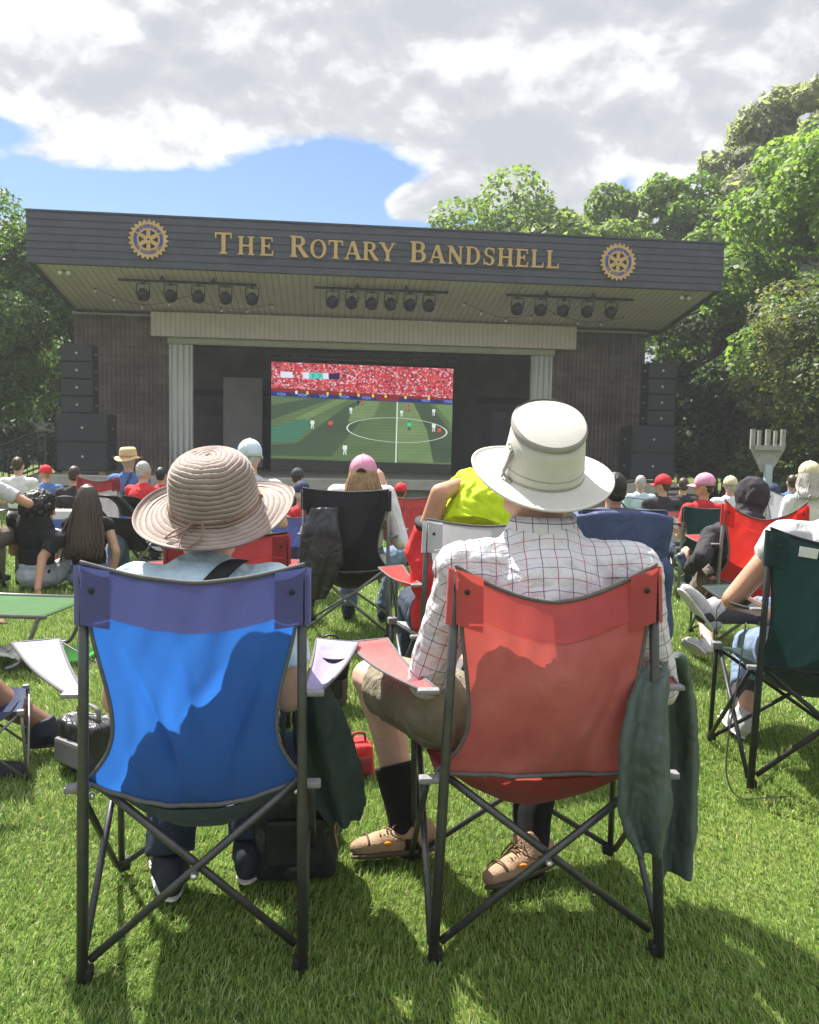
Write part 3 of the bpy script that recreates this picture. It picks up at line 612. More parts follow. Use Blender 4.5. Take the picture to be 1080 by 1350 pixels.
for side, xs, xa in (('left', -7.20, -7.36), ('right', 6.82, 7.06)):
    for k in range(2): speaker(xs, .50+k*.68, 1.17, .68, .85, '%s big black subwoofer in the stack on the %s end of the stage' % (('lower', 'upper')[k], side), 'subwoofer', 'subwoofers stacked on the stage')
    for k in range(4): speaker(xa, 1.86+k*.405, .74, .405, .5, '%s of four black line speakers on top of the %s subwoofers' % (o4[k], side), 'line speaker', 'line speakers stacked on the subwoofers')
    for s in (-1, 1):
        m = MB(); m.box((xs+s*.42, .75, .458), (.14, .7, .08), bev=.006); b = m.build('wood_block', mat('raw timber', (.42, .30, .18), .8, .2, 8)); b.matrix_world = BM
        tag(b, 'raw timber block under the %s side of the %s subwoofer stack' % (('left', 'right')[s > 0], side), 'wood block', 'timber blocks under the speakers')

# ------------------------------------------------------------------ LED screen
scr = empty('video_screen', BM @ Vector((-.31, 6.0, .40)), BA-R(1.2), 'big LED screen on the stage showing a football match before a red crowd', 'screen')
SW, SH = 5.66, 3.36
m = MB(); m.box((0, .12, SH/2), (SW+.08, .2, SH), bev=.01); m.build('screen_cabinet', SPK, scr)
m = MB(); m.tube([(-SW/2+.1, .2, SH+.14), (SW/2+.05, .2, SH+.14)], .04, 6); m.tube([(-SW/2+.1, .2, SH+.3), (SW/2+.05, .2, SH+.3)], .04, 6)
for k in range(20): x = -SW/2+.1+k*(SW-.1)/19; m.tube([(x, .2, SH+.14+(k % 2)*.16), (x+(SW-.1)/19, .2, SH+.14+((k+1) % 2)*.16)], .02, 5)
m.build('truss', GPLAST, scr)
EK = .34
def pic_mat(name, c0, c1, sx, sz):
    M = bpy.data.materials.new(name); M.use_nodes = True; N = M.node_tree.nodes; L = M.node_tree.links; N.remove(N['Principled BSDF'])
    e = N.new('ShaderNodeEmission'); tc = N.new('ShaderNodeTexCoord'); mp = N.new('ShaderNodeMapping'); mp.inputs['Scale'].default_value = (sx, 1, sz); L.new(tc.outputs['Object'], mp.inputs[0])
    n = N.new('ShaderNodeTexNoise'); n.inputs['Scale'].default_value = 1; n.inputs['Detail'].default_value = 4; L.new(mp.outputs[0], n.inputs[0])
    w = N.new('ShaderNodeTexWave'); w.bands_direction = 'Z'; w.inputs['Scale'].default_value = 3.2; L.new(tc.outputs['Object'], w.inputs[0])
    r = N.new('ShaderNodeValToRGB'); L.new(n.outputs['Fac'], r.inputs[0]); r.color_ramp.elements[0].position = .3; r.color_ramp.elements[1].position = .7
    r.color_ramp.elements[0].color = tuple(c0)+(1,); r.color_ramp.elements[1].color = tuple(c1)+(1,)
    r2 = N.new('ShaderNodeValToRGB'); L.new(w.outputs['Fac'], r2.inputs[0]); r2.color_ramp.elements[0].color = (.86, .86, .86, 1); r2.color_ramp.elements[0].position = .0; r2.color_ramp.elements[1].position = .35
    mx = N.new('ShaderNodeMix'); mx.data_type = 'RGBA'; mx.blend_type = 'MULTIPLY'; mx.inputs[0].default_value = 1; L.new(r.outputs[0], mx.inputs[6]); L.new(r2.outputs[0], mx.inputs[7])
    L.new(mx.outputs[2], e.inputs[0]); e.inputs[1].default_value = EK; L.new(e.outputs[0], N['Material Output'].inputs[0]); return M
def crowd_mat():
    M = bpy.data.materials.new('screen crowd'); M.use_nodes = True; N = M.node_tree.nodes; L = M.node_tree.links; N.remove(N['Principled BSDF'])
    e = N.new('ShaderNodeEmission'); tc = N.new('ShaderNodeTexCoord'); mp = N.new('ShaderNodeMapping'); mp.inputs['Scale'].default_value = (21, .01, 22); L.new(tc.outputs['Object'], mp.inputs[0])
    v = N.new('ShaderNodeTexVoronoi'); v.inputs['Scale'].default_value = 1.0; L.new(mp.outputs[0], v.inputs[0]); sp = N.new('ShaderNodeSeparateColor'); L.new(v.outputs['Color'], sp.inputs[0])
    r = N.new('ShaderNodeValToRGB'); r.color_ramp.interpolation = 'CONSTANT'; L.new(sp.outputs[0], r.inputs[0]); el = r.color_ramp.elements
    el[0].position = 0; el[0].color = (.62, .05, .055, 1); el[1].position = .26; el[1].color = (.75, .15, .14, 1)
    for p_, c in ((.42, (.42, .035, .05)), (.58, (.75, .34, .40)), (.68, (.72, .62, .68)), (.75, (.10, .05, .09)), (.86, (.62, .06, .08)), (.95, (.4, .26, .26))): k = el.new(p_); k.color = c+(1,)
    L.new(r.outputs[0], e.inputs[0]); e.inputs[1].default_value = EK*1.15; L.new(e.outputs[0], N['Material Output'].inputs[0]); return M
G1 = pic_mat('screen pitch mid', (.115, .19, .085), (.16, .25, .115), .8, 2); G2 = pic_mat('screen pitch shade', (.075, .115, .075), (.095, .145, .085), .8, 2)
G3 = pic_mat('screen pitch light', (.18, .29, .12), (.24, .35, .16), .8, 2); G4 = pic_mat('screen pitch teal', (.075, .22, .14), (.09, .26, .17), .8, 2)
DKP = emis('screen black bar', (.022, .024, .022), .6); CRW = crowd_mat(); NVB = emis('screen navy board', (.03, .04, .22), EK); WHT = emis('screen white', (.8, .88, .8), EK*1.1)
REDP = emis('screen red shirt', (.75, .10, .06), EK*1.1); TEAL = emis('screen teal box', (.06, .66, .55), EK*1.15); LBL = emis('screen pale blue', (.28, .42, .92), EK*1.2); NAV2 = emis('screen dark box', (.02, .02, .10), EK); YEL = emis('screen yellow', (.8, .75, .1), EK); DRED = emis('screen dark red', (.30, .03, .03), EK); LIL = emis('screen pale box', (.72, .74, .88), EK*1.2); GRNP = emis('screen green shirt', (.05, .75, .35), EK)
PM = [G1, G2, G3, G4, DKP, CRW, NVB, WHT, REDP, TEAL, LBL, NAV2, YEL, DRED, LIL, GRNP]
pc = MB()
def S(u, v): return ((u-.5)*SW, (1-v)*SH)              # picture fractions, v downwards
def poly(pts, mi, lay): pc.add([(S(u, v)[0], -.004-.0012*lay, S(u, v)[1]) for u, v in pts][::-1], [tuple(range(len(pts)))], mi, False)
def hy(u): return .315+.035*u                           # top edge of the pitch
poly([(0, .305), (1, .345), (1, 1), (0, 1)], 0, 0)
poly([(0, 0), (1, .02), (1, .30), (0, .24)], 5, 1); poly([(0, .235), (1, .295), (1, .315), (0, .27)], 13, 2)
poly([(0, .27), (1, .315), (1, .352), (0, .312)], 6, 3)
poly([(0, .40), (.22, .322), (.33, .326), (0, .53)], 1, 1); poly([(.0, .56), (.40, .33), (.47, .334), (.30, .52), (.0, .70)], 2, 2) if False else None
poly([(.12, .52), (.36, .328), (.42, .33), (.20, .52)], 2, 1); poly([(0, .60), (.18, .51), (.24, .55), (.14, .72), (0, .74)], 3, 1)
poly([(.14, .74), (.40, .40), (.47, .34), (.58, .34), (.33, .86), (.0, .86), (0, .76)], 1, 1)
poly([(.50, .338), (.60, .340), (.56, .48), (.42, .54), (.44, .42)], 2, 2); poly([(.69, .343), (.78, .346), (.86, .60), (.90, .90), (.70, .89)], 2, 1)
poly([(.78, .346), (.87, .35), (1, .62), (1, .90), (.90, .90), (.86, .6)], 1, 2); poly([(.90, .352), (1, .355), (1, .55)], 2, 1)
poly([(0, .885), (1, .915), (1, 1), (0, 1)], 4, 4)
for k in range(64):                                      # halfway circle
    a, b = 2*math.pi*k/64, 2*math.pi*(k+1)/64
    f = lambda a, r: (.693+.278*r*math.cos(a), .602+.113*r*math.sin(a)+.012*math.cos(a))
    poly([f(a, .985), f(b, .985), f(b, 1.012), f(a, 1.012)], 7, 5)
poly([(.688, .342), (.694, .342), (.692, .905), (.685, .905)], 7, 5)
def player(u, v, h, mi, legs=7):
    h *= .9; w = h*.17; poly([(u-w*.28, v-h), (u+w*.28, v-h), (u+w*.28, v-h*.86), (u-w*.28, v-h*.86)], 11, 6)
    poly([(u-w*.6, v-h*.85), (u+w*.6, v-h*.85), (u+w*.75, v-h*.55), (u+w*.42, v-h*.42), (u-w*.42, v-h*.42), (u-w*.75, v-h*.55)], mi, 6)
    poly([(u-w*.4, v-h*.42), (u-w*.05, v-h*.42), (u-w*.25, v), (u-w*.55, v)], legs, 6); poly([(u+w*.05, v-h*.42), (u+w*.42, v-h*.42), (u+w*.5, v), (u+w*.2, v)], legs, 6)
for a in [(.225, .605, .10, 7), (.325, .605, .10, 8, 13), (.435, .46, .075, 7), (.475, .385, .06, 11, 11), (.498, .38, .055, 8, 13), (.405, .84, .115, 7), (.716, .475, .075, 7), (.755, .43, .07, 8, 13), (.76, .605, .10, 15, 11), (.895, .46, .08, 7), (.897, .61, .10, 7), (.928, .645, .09, 8, 13)]: player(*a)
for u in (.13, .19, .30, .37, .47, .55, .62, .73, .86): poly([(u, hy(u)-.06), (u+.012, hy(u)-.06), (u+.012, hy(u)-.03), (u, hy(u)-.03)], 12 if u > .15 else 7, 4)
for a, b in ((.095, .125), (.215, .235), (.34, .36), (.455, .475), (.57, .70), (.775, .79), (.905, .93)): poly([(a, hy(a)-.035), (b, hy(b)-.035), (b, hy(b)-.006), (a, hy(a)-.006)], 4 if a != .57 else 13, 4)
# score strip
for a, b, mi in ((.05, .115, 14), (.17, .205, 14), (.207, .245, 9), (.247, .278, 9), (.28, .31, 14), (.312, .37, 11)): poly([(a, .088+.012*a), (b, .088+.012*b), (b, .142+.012*b), (a, .142+.012*a)], mi, 4)
def screen_text(s, u, v, size, mi, bold=1.0):
    me = text_mesh(s, size); x, z = S(u, v)
    pc.add([(x+p.co.x*bold, -.0115, z+p.co.y-.012*p.co.x) for p in me.vertices], [tuple(p.vertices) for p in me.polygons], mi, False); bpy.data.meshes.remove(me)
for u in (.055, .168, .285, .40, .52, .85, .975): screen_text('VISA', u, hy(u)-.022, .125, 10, 1.15)
screen_text('0', .226, .118, .15, 11); screen_text('0', .262, .118, .15, 11)
pc.build('picture', PM, scr)
m = MB(); m.box((0, 0, 1.35), (.86, .06, 2.7), bev=.01)
b = m.build('stage_banner', mat('charcoal banner', (.075, .077, .082), .7)); b.matrix_world = BM @ Matrix.Translation((3.0, 7.0, .42)); tag(b, 'tall charcoal banner panel standing right of the video screen', 'banner')

# ------------------------------------------------------------------ folding camp chairs
def arm_pts(pts, n=8):
    """smooth curve through points (Catmull-Rom)"""
    P = [Vector(p) for p in pts]; out = []
    for i in range(len(P)-1):
        a = P[max(i-1, 0)]; b = P[i]; c = P[i+1]; d = P[min(i+2, len(P)-1)]
        for k in range(n):
            t = k/n; out.append(.5*((2*b)+(c-a)*t+(2*a-5*b+4*c-d)*t*t+(3*b-3*c+d-a)*t**3))
    out.append(P[-1]); return out
def chair(label, loc, rz, cm, bandm=None, armm=None, tube=TUBE, W=.25, Wt=.232, dip=.05, H=.945, group='folding camp chairs', seatm=None, arms=(1, 1), seed=0, s=1.0, waist=.165, detail=True, bulge=.05, corner=0.0, sag=.055, pipe=PIPING, arm_out=(.07, .07), folds=(), cup=(0, 0)):
    t = empty('camp_chair', loc, rz, label, 'camp chair', group); t.scale = (s, s, s)
    bandm = bandm or cm; armm = armm or cm; seatm = seatm or cm; D = .46
    AO = {-1: arm_out[0], 1: arm_out[1]}
    post = lambda sx, z: Vector((sx*(W+(Wt-W)*z/H), -.02-.02*z/H+.02*(1-z/H), z))
    JZ = .452
    def T(name, pts, r=.0115, n=10): m = MB(); m.tube(pts, r, n); return m.build(name, tube, t)
    def backpt(u, v):
        zt = H-dip*(1-abs(u)**1.7)+corner*abs(u)**6; zb = JZ-sag*(1-u*u)
        z = zt+(zb-zt)*v
        if v < .17: w = Wt+.006+(Wt*.965-Wt-.006)*v/.17
        elif v < .72: q = (v-.17)/.55; q = q*q*(3-2*q); w = Wt*.965+(waist-Wt*.965)*q
        else: q = (v-.72)/.28; q = q**2.2; w = waist+(W-.005-waist)*q
        py = -.02-.02*z/H+.02*(1-z/H)
        y = py-.006+(.045*v*v)-bulge*(1-u*u)*math.sin(math.pi*min(1, v**.9))
        nzv = mnoise.noise(Vector((u*2.1+seed*3.7, v*2.6, seed)))*.012+mnoise.noise(Vector(((u+v*.8)*5+seed, (u-v)*2.0, seed+5)))*.010
        for (a, b, c, d, amp) in folds:              # folds as soft ridges along lines a,b -> c,d in the cloth
            L_ = math.hypot(c-a, d-b); q = ((u-a)*(c-a)+(v-b)*(d-b))/L_/L_
            if -.1 < q < 1.1: dd = ((u-a)*(d-b)-(v-b)*(c-a))/L_; nzv += amp*math.exp(-(dd/.05)**2)*math.sin(math.pi*min(1, max(0, q)))
        return Vector((u*w, y+nzv*(1-u**4)*(1 if v > .18 else .5), z))
    vb = .20
    m = MB(); m.grid(lambda u, v: backpt(u*2-1, vb+(1-vb)*v), 34, 34); m.build('backrest', cm, t)
    m = MB(); m.grid(lambda u, v: backpt(u*2-1, v*vb)+Vector((0, -.003, 0)), 34, 8)
    for sx in (-1, 1):                              # the band wraps round the posts
        m.grid(lambda u, v: post(sx, H-.012-v*.125)+Vector((sx*(.006+.014*math.sin(math.pi*u))*1.0, -.018+u*.036, .006)), 6, 4)
        m.grid(lambda u, v: Vector((sx*(Wt+.004-u*.06), post(sx, H-.02-v*.118).y-.0215-.003*math.sin(u*3), H-.004-v*.124-.012*u*dip/.05)), 4, 4)
    hb = m.build('header_band', bandm, t)
    ed = MB()
    ed.tube([backpt(-1+2*k/30, 0)+Vector((0, -.003, .003)) for k in range(31)], .0048, 6); ed.build('top_piping', pipe, t)
    for sx in (-1, 1):
        ed = MB(); ed.tube([backpt(sx, .17+.83*k/30)+Vector((0, -.002, 0)) for k in range(31)], .0045, 6); ed.build('edge_piping', pipe, t)
    sw = lambda v: W-.004
    def seatpt(u, v):
        b = backpt(u, 1.0); f = Vector((u*(W*1.04), D-.01, .415-.02*(1-u*u)))
        p = b.lerp(f, v); p.z -= .13*(1-u*u)*math.sin(math.pi*min(1, v*1.05+.02))**.8+.004*mnoise.noise(Vector((u*5, v*5, seed))); return p
    m = MB(); m.grid(lambda u, v: seatpt(u*2-1, v), 20, 16); m.build('seat', seatm, t)
    ed = MB(); ed.tube([backpt(-1+2*k/30, 1)+Vector((0, -.006, -.001)) for k in range(31)], .0055, 6); ed.build('seat_piping', pipe, t)
    for sx in (-1, 1):
        FX = W*1.08
        T('back_post', [post(sx, 0), post(sx, .35), post(sx, .6), post(sx, H-.01)], [.0125, .0125, .011, .011])
        T('front_post', [(sx*FX, D+.02, 0), (sx*FX, D, .30), (sx*FX, D-.01, .42)], .009)
        T('back_brace', [(-sx*(W-.012), .016+.012*sx, JZ+.002), (sx*(W-.018), .012+.012*sx, .05)], .0095)
        T('front_brace', [(-sx*FX*.96, D-.005+.012*sx, .40), (sx*FX*.97, D+.01+.012*sx, .03)], .008)
        T('side_brace', [(sx*(W+.004), .02, .03), (sx*(FX-.012), D-.02, .40)], .0085)
        T('side_brace', [(sx*(FX+.008), D-.005, .03), (sx*(W+.012), .02, JZ-.02)], .0085)
        for nm, p, dz in (('foot_cap', post(sx, 0), .035), ('foot_cap', Vector((sx*FX, D+.02, 0)), .04)):
            m = MB(); m.box(p+Vector((-sx*.006, .004, dz/2)), (.034, .028, dz*.8), bev=.006); m.build(nm, PLAST, t)
        m = MB(); m.box(Vector((sx*(W+.008), -.004, JZ-.008)), (.052, .030, .015), bev=.005); m.build('seat_bracket', GPLAST, t)
        m = MB(); m.box(Vector((sx*FX, D-.012, .415)), (.04, .04, .03), bev=.006); m.build('seat_bracket', GPLAST, t)
        if detail:
            m = MB(); m.lathe([(.0065, 0), (.006, .002), (.003, .0035), (0, .0035)], 10); m.build('rivet', PLAST, hb, (sx*(Wt-.020), post(sx, H-.06).y-.026, H-.055), (R(90), 0, 0))
            m = MB(); m.sphere((-sx*(W-.02), .004, JZ-.03), .008, 8, 5); m.build('rivet', STEEL, t)
        if arms[0 if sx < 0 else 1]:
            zA = .655
            ci = Vector((sx*(W-.012), -.012, zA)); co = Vector((sx*(W+.028), -.012, zA))
            fi = Vector((sx*(FX-.115+AO[sx]), D-.01, zA+.012)); fo = Vector((sx*(FX+AO[sx]), D-.03, zA+.006))
            def ap(u, v):
                p = ci.lerp(co, u).lerp(fi.lerp(fo, u), v**.8); p.z += .018*math.sin(math.pi*v)*(0)-.022*math.sin(math.pi*u)*math.sin(math.pi*min(1, v*.9+.1))-.015*math.sin(math.pi*v); return p
            m = MB(); m.grid(ap, 8, 14); a_ = solid(m.build('armrest', armm, t), .004)
            e2 = MB(); e2.tube([ap(0, k/10) for k in range(11)]+[ap(u/4, 1) for u in range(1, 5)]+[ap(1, 1-k/10) for k in range(1, 11)], .004, 5); e2.build('arm_piping', pipe, a_)
            m = MB(); m.box(Vector((sx*(W+.012), -.014, zA)), (.05, .028, .011), bev=.004); m.build('arm_bracket', GPLAST, t)
            m = MB(); m.tube([fi+Vector((0, 0, -.004)), (sx*(FX+.004), D+.0, .56), (sx*FX, D-.01, .42)], .006, 6, flat=.3); m.build('arm_strap', PLAST, t)
            if cup[0 if sx < 0 else 1]:               # mesh cup holder let into the arm
                c = ap(.55, .78); m = MB(); m.lathe([(.040, .004), (.043, .0), (.040, -.012), (.034, -.055), (.0, -.06)], 18, c=c); m.build('cup_holder', mat('black mesh', (.03, .03, .032), .8, .3, 90), a_)
    if detail: m = MB(); m.lathe([(.009, -.026), (.009, .026)], 8); m.sphere((0, 0, .026), .009, 8, 4); m.build('pivot', STEEL, t, (0, .012, .24), (R(90), 0, 0))
    return t

BLUE = fabric('blue polyester', (.045, .125, .38), .42, .7, .12, (.03, .18, .66)); BLUEB = fabric('faded violet blue polyester', (.10, .10, .26), .15, .8, .1, (.10, .14, .45)); LAV = fabric('sun bleached lavender polyester', (.37, .32, .53), .2)
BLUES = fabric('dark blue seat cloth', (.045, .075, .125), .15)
RED = fabric('sun bleached red polyester', (.54, .118, .125), .3, .8, .18, (.76, .11, .09)); RED2 = fabric('bright red polyester', (.60, .045, .04), .4, .75, .1, (.8, .04, .03)); DKRED = fabric('dark red polyester', (.28, .04, .045), .25)
GREEN = fabric('dark green polyester', (.012, .038, .040), .18, .7, .12); NAVYF = fabric('navy polyester', (.030, .045, .105), .2); BLACKF = fabric('black polyester', (.022, .022, .027), .12); GREYF = fabric('grey polyester', (.30, .30, .31), .3); LGREY = fabric('pale grey polyester', (.5, .52, .56), .3); WHITEF = fabric('white mesh cloth', (.62, .62, .60), .3)
BL0 = gnd(107, 1295); BL1 = gnd(400, 1278); RD0 = gnd(570, 1265); RD1 = gnd(870, 1262)
RED.node_tree.nodes['Color Ramp'].color_ramp.elements[1].color = (.62, .215, .205, 1)
def pair(a, b): c = (a+b)/2; d = b-a; return (c.x, c.y, 0), math.atan2(d.y, d.x)
l_, r_ = pair(BL0, BL1)
BLUE_CH = chair('blue camp chair with faded violet top band under the woman in the brown sun hat', l_, r_, BLUE, BLUEB, LAV, W=.243, Wt=.226, dip=.042, seed=1, arm_out=(.27, .12), cup=(0, 1), waist=.176, seatm=BLUES, sag=.06, folds=((-.75, .25, -.05, .98, .022), (-.2, .22, .15, .75, .014), (.9, .3, .3, .95, .018), (.55, .25, -.2, .6, -.012), (-.9, .8, -.4, .98, .014)))
BLUE_CH.rotation_euler.y = R(.5)
l_, r_ = pair(RD0, RD1)
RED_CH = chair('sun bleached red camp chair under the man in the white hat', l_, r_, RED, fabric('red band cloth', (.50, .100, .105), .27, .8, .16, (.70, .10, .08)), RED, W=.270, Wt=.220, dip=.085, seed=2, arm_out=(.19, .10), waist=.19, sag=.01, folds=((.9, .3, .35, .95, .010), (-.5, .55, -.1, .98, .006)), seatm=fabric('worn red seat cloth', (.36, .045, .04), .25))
RED_CH.rotation_euler.y = R(-1.15)
p = gnd(992, 1042)
GREEN_CH = chair('dark green camp chair at the right edge with a white tag on its band', (p.x+.26, p.y-.01, 0), R(-6), GREEN, None, None, W=.262, Wt=.25, dip=.06, seed=3, waist=.225, sag=.02, pipe=fabric('black piping', (.02, .02, .022), 0), tube=PLAST)
m = MB(); m.box((-.135, -.075, .868), (.062, .003, .034), M=Matrix.Rotation(R(8), 3, 'Y')); m.build('tag', mat('white fabric tag', (.6, .6, .58), .8), GREEN_CH)
m = MB(); m.tube(arm_pts([(-.30, .02, .60), (-.33, -.02, .40), (-.37, -.07, .12), (-.34, -.10, .012), (-.24, -.10, .010), (-.16, -.08, .012)]), .011, 6, flat=.15); m.build('carry_strap', PLAST, GREEN_CH)
q = gx(458, 5.1)
BLK_CH = chair('black camp chair with a black jacket over its left corner', (q.x, q.y, q.z), R(-3), BLACKF, tube=GTUBE, seed=4, waist=.2, dip=.02, sag=.03, W=.27, Wt=.262)
q = gx(643, 3.3)
LIME_CH = chair('camp chair with pale grey back and red arms under the lime head cloth', (q.x, q.y, q.z), R(12), LGREY, LGREY, RED2, tube=TUBE, seed=5, waist=.2, H=.92, dip=.03, W=.27, Wt=.25)
q = gx(822, 4.7)
NAV_CH = chair('navy camp chair with a navy jacket draped over its whole back', (q.x, q.y, q.z), R(3), NAVYF, tube=GTUBE, seed=6, waist=.22, dip=.0, H=.87, W=.25, Wt=.24)
q = gx(1010, 4.95)
HOOD_CH = chair('bright red camp chair with two peaked corners under the hooded person', (q.x, q.y, q.z), R(-6), RED2, tube=GTUBE, seed=7, waist=.19, dip=.10, corner=.02, H=.91, W=.26, Wt=.235)
q = gx(132, 8.0)
chair('red and grey camp chair with a small maple leaf patch on its tall back', (q.x, q.y, q.z), R(-10), GREYF, DKRED, DKRED, tube=GTUBE, seed=8, waist=.2, dip=.05, H=.95, W=.24, Wt=.21)
q = gx(886, 8.4)
chair('red and white camp chair under the child in the red cap', (q.x, q.y, q.z), R(4), WHITEF, RED, RED, tube=GTUBE, seed=9, waist=.13, dip=.02, H=.80, s=.9, W=.2, Wt=.175)
q = gx(538, 7.6)
chair('dull red camp chair just right of the woman in the pink cap', (q.x, q.y, q.z), R(0), DKRED, fabric('dull red cloth', (.36, .06, .055), .2), None, tube=GTUBE, seed=10, H=.82, dip=.02, waist=.2)
q = gx(937, 6.9)
chair('dark green camp chair behind the pink cap on the right', (q.x, q.y, q.z), R(-8), GREEN, tube=GTUBE, seed=11, H=.80, dip=.02, W=.22, Wt=.2)
q = gx(1042, 7.9)
chair('pale grey camp chair under the person in the navy cap at the right edge', (q.x, q.y, q.z), R(6), LGREY, tube=GTUBE, seed=12, H=.94, dip=.05, corner=.02)
q = gx(-95, 6.4)
chair('white camp chair at the left edge under the person in the pale grey shirt', (q.x, q.y, q.z), R(-14), WHITEF, tube=GTUBE, seed=13, H=.85)
q = gx(388, 6.6)
chair('violet armed camp chair under the person in the navy cap and red shirt', (q.x, q.y, q.z), R(8), BLUEB, None, BLUEB, tube=GTUBE, seed=14, H=.74, s=.95)
q = gx(372, 3.35)
chair('low dark red camp chair with black piping just behind the brown sun hat', (q.x-.22, q.y, q.z), R(14), DKRED, tube=TUBE, seed=15, H=.84, dip=.02, pipe=fabric('black piping', (.02, .02, .022), 0))
PUR_CH = chair('low navy camp chair with crossed steel legs cut by the left edge', (-1.66, 2.86, 0), R(-68), NAVYF, None, LAV, seed=16, W=.25, s=.60, arms=(0, 0), tube=GTUBE)

# ------------------------------------------------------------------ people
SKIN = mat('fair skin', (.56, .33, .24), .55, .13, 14, .08, 90, spec=.35); SKIN2 = mat('brown skin', (.22, .115, .075), .5, .1, 9, .08, 90, spec=.35); SKIN3 = mat('tanned skin', (.46, .25, .165), .55, .14, 14, .08, 90, spec=.35)
EYEW = mat('eye', (.05, .035, .03), .2, .1, 20); LIP = mat('lips', (.42, .18, .15), .5, .1, 20)
def cone(mb, a, b, ra, rb, n=14): mb.tube([a, b], [ra, rb], n)
def caps(mb, a, b, ra, rb, n=12): mb.tube([a, b], [ra, rb], n); mb.sphere(a, ra, n, 8); mb.sphere(b, rb, n, 8)
def ellr(mb, c, r, M=None, n=16, m_=10):
    k = MB(); k.sphere((0, 0, 0), r, n, m_); c = Vector(c); mb.add([(M @ Vector(v) if M is not None else Vector(v))+c for v in k.v], k.f)
def wrinkle(me, amp, sc, seed, along=None):
    me.update(); no = np.empty(len(me.vertices)*3, np.float32); me.vertices.foreach_get('normal', no); co = np.empty(len(me.vertices)*3, np.float32); me.vertices.foreach_get('co', co)
    co = co.reshape(-1, 3); no = no.reshape(-1, 3); d = np.empty(len(co), np.float32)
    for i, c in enumerate(co):
        v = Vector((c[0]*sc+seed*3.1, c[1]*sc, c[2]*sc*.8)); a = mnoise.noise(v); b = mnoise.noise(v*2.3+Vector((a*1.5, 0, 3)))
        d[i] = amp*(a*.9+(abs(b)-.25)*.9)
    co += no*d[:, None]; me.vertices.foreach_set('co', co.ravel()); me.update()
def shape(name, mb, voxel, m_, parent, smooth=3, wr=None, fn=None, loc=None, rot=None):
    me = remesh(mb, voxel, smooth)
    if wr: wrinkle(me, *wr)
    for q in (m_ if isinstance(m_, (list, tuple)) else [m_]): me.materials.append(q)
    if fn: fn(me)
    me.polygons.foreach_set('use_smooth', [True]*len(me.polygons)); return link(name, me, parent, loc, rot)
def hand(mb, wrist, d, palm_n, r=1.0, curl=.5, side=1):
    """palm, four unequal bent fingers and a thumb; d points along the hand, palm_n out of the palm"""
    d = Vector(d).normalized(); n = Vector(palm_n); n = (n-d*n.dot(d)).normalized(); x = d.cross(n)*side; w = Vector(wrist)
    M = Matrix((x, d, n)).transposed(); ellr(mb, w+d*.048*r, (.040*r, .054*r, .016*r), M)
    for k, (o, ln) in enumerate(((-.029, .068), (-.010, .078), (.010, .073), (.028, .056))):
        p = w+d*.088*r+x*o*r; dd = d.copy(); rr = .0092*r
        for q in range(3):
            a = curl*(.35+.4*q); dd = (d*math.cos(a)+n*math.sin(a)).normalized(); p2 = p+dd*(ln*r*(.44, .32, .24)[q]); caps(mb, p, p2, rr, rr*.9, 8); p = p2; rr *= .9
    p = w+d*.028*r-x*.034*r; p2 = p+(d*.7-x*.75+n*.25).normalized()*.036*r; p3 = p2+(d*.95-x*.2+n*.35).normalized()*.03*r; caps(mb, p, p2, .0115*r, .010*r, 8); caps(mb, p2, p3, .010*r, .0085*r, 8)
FIG = []
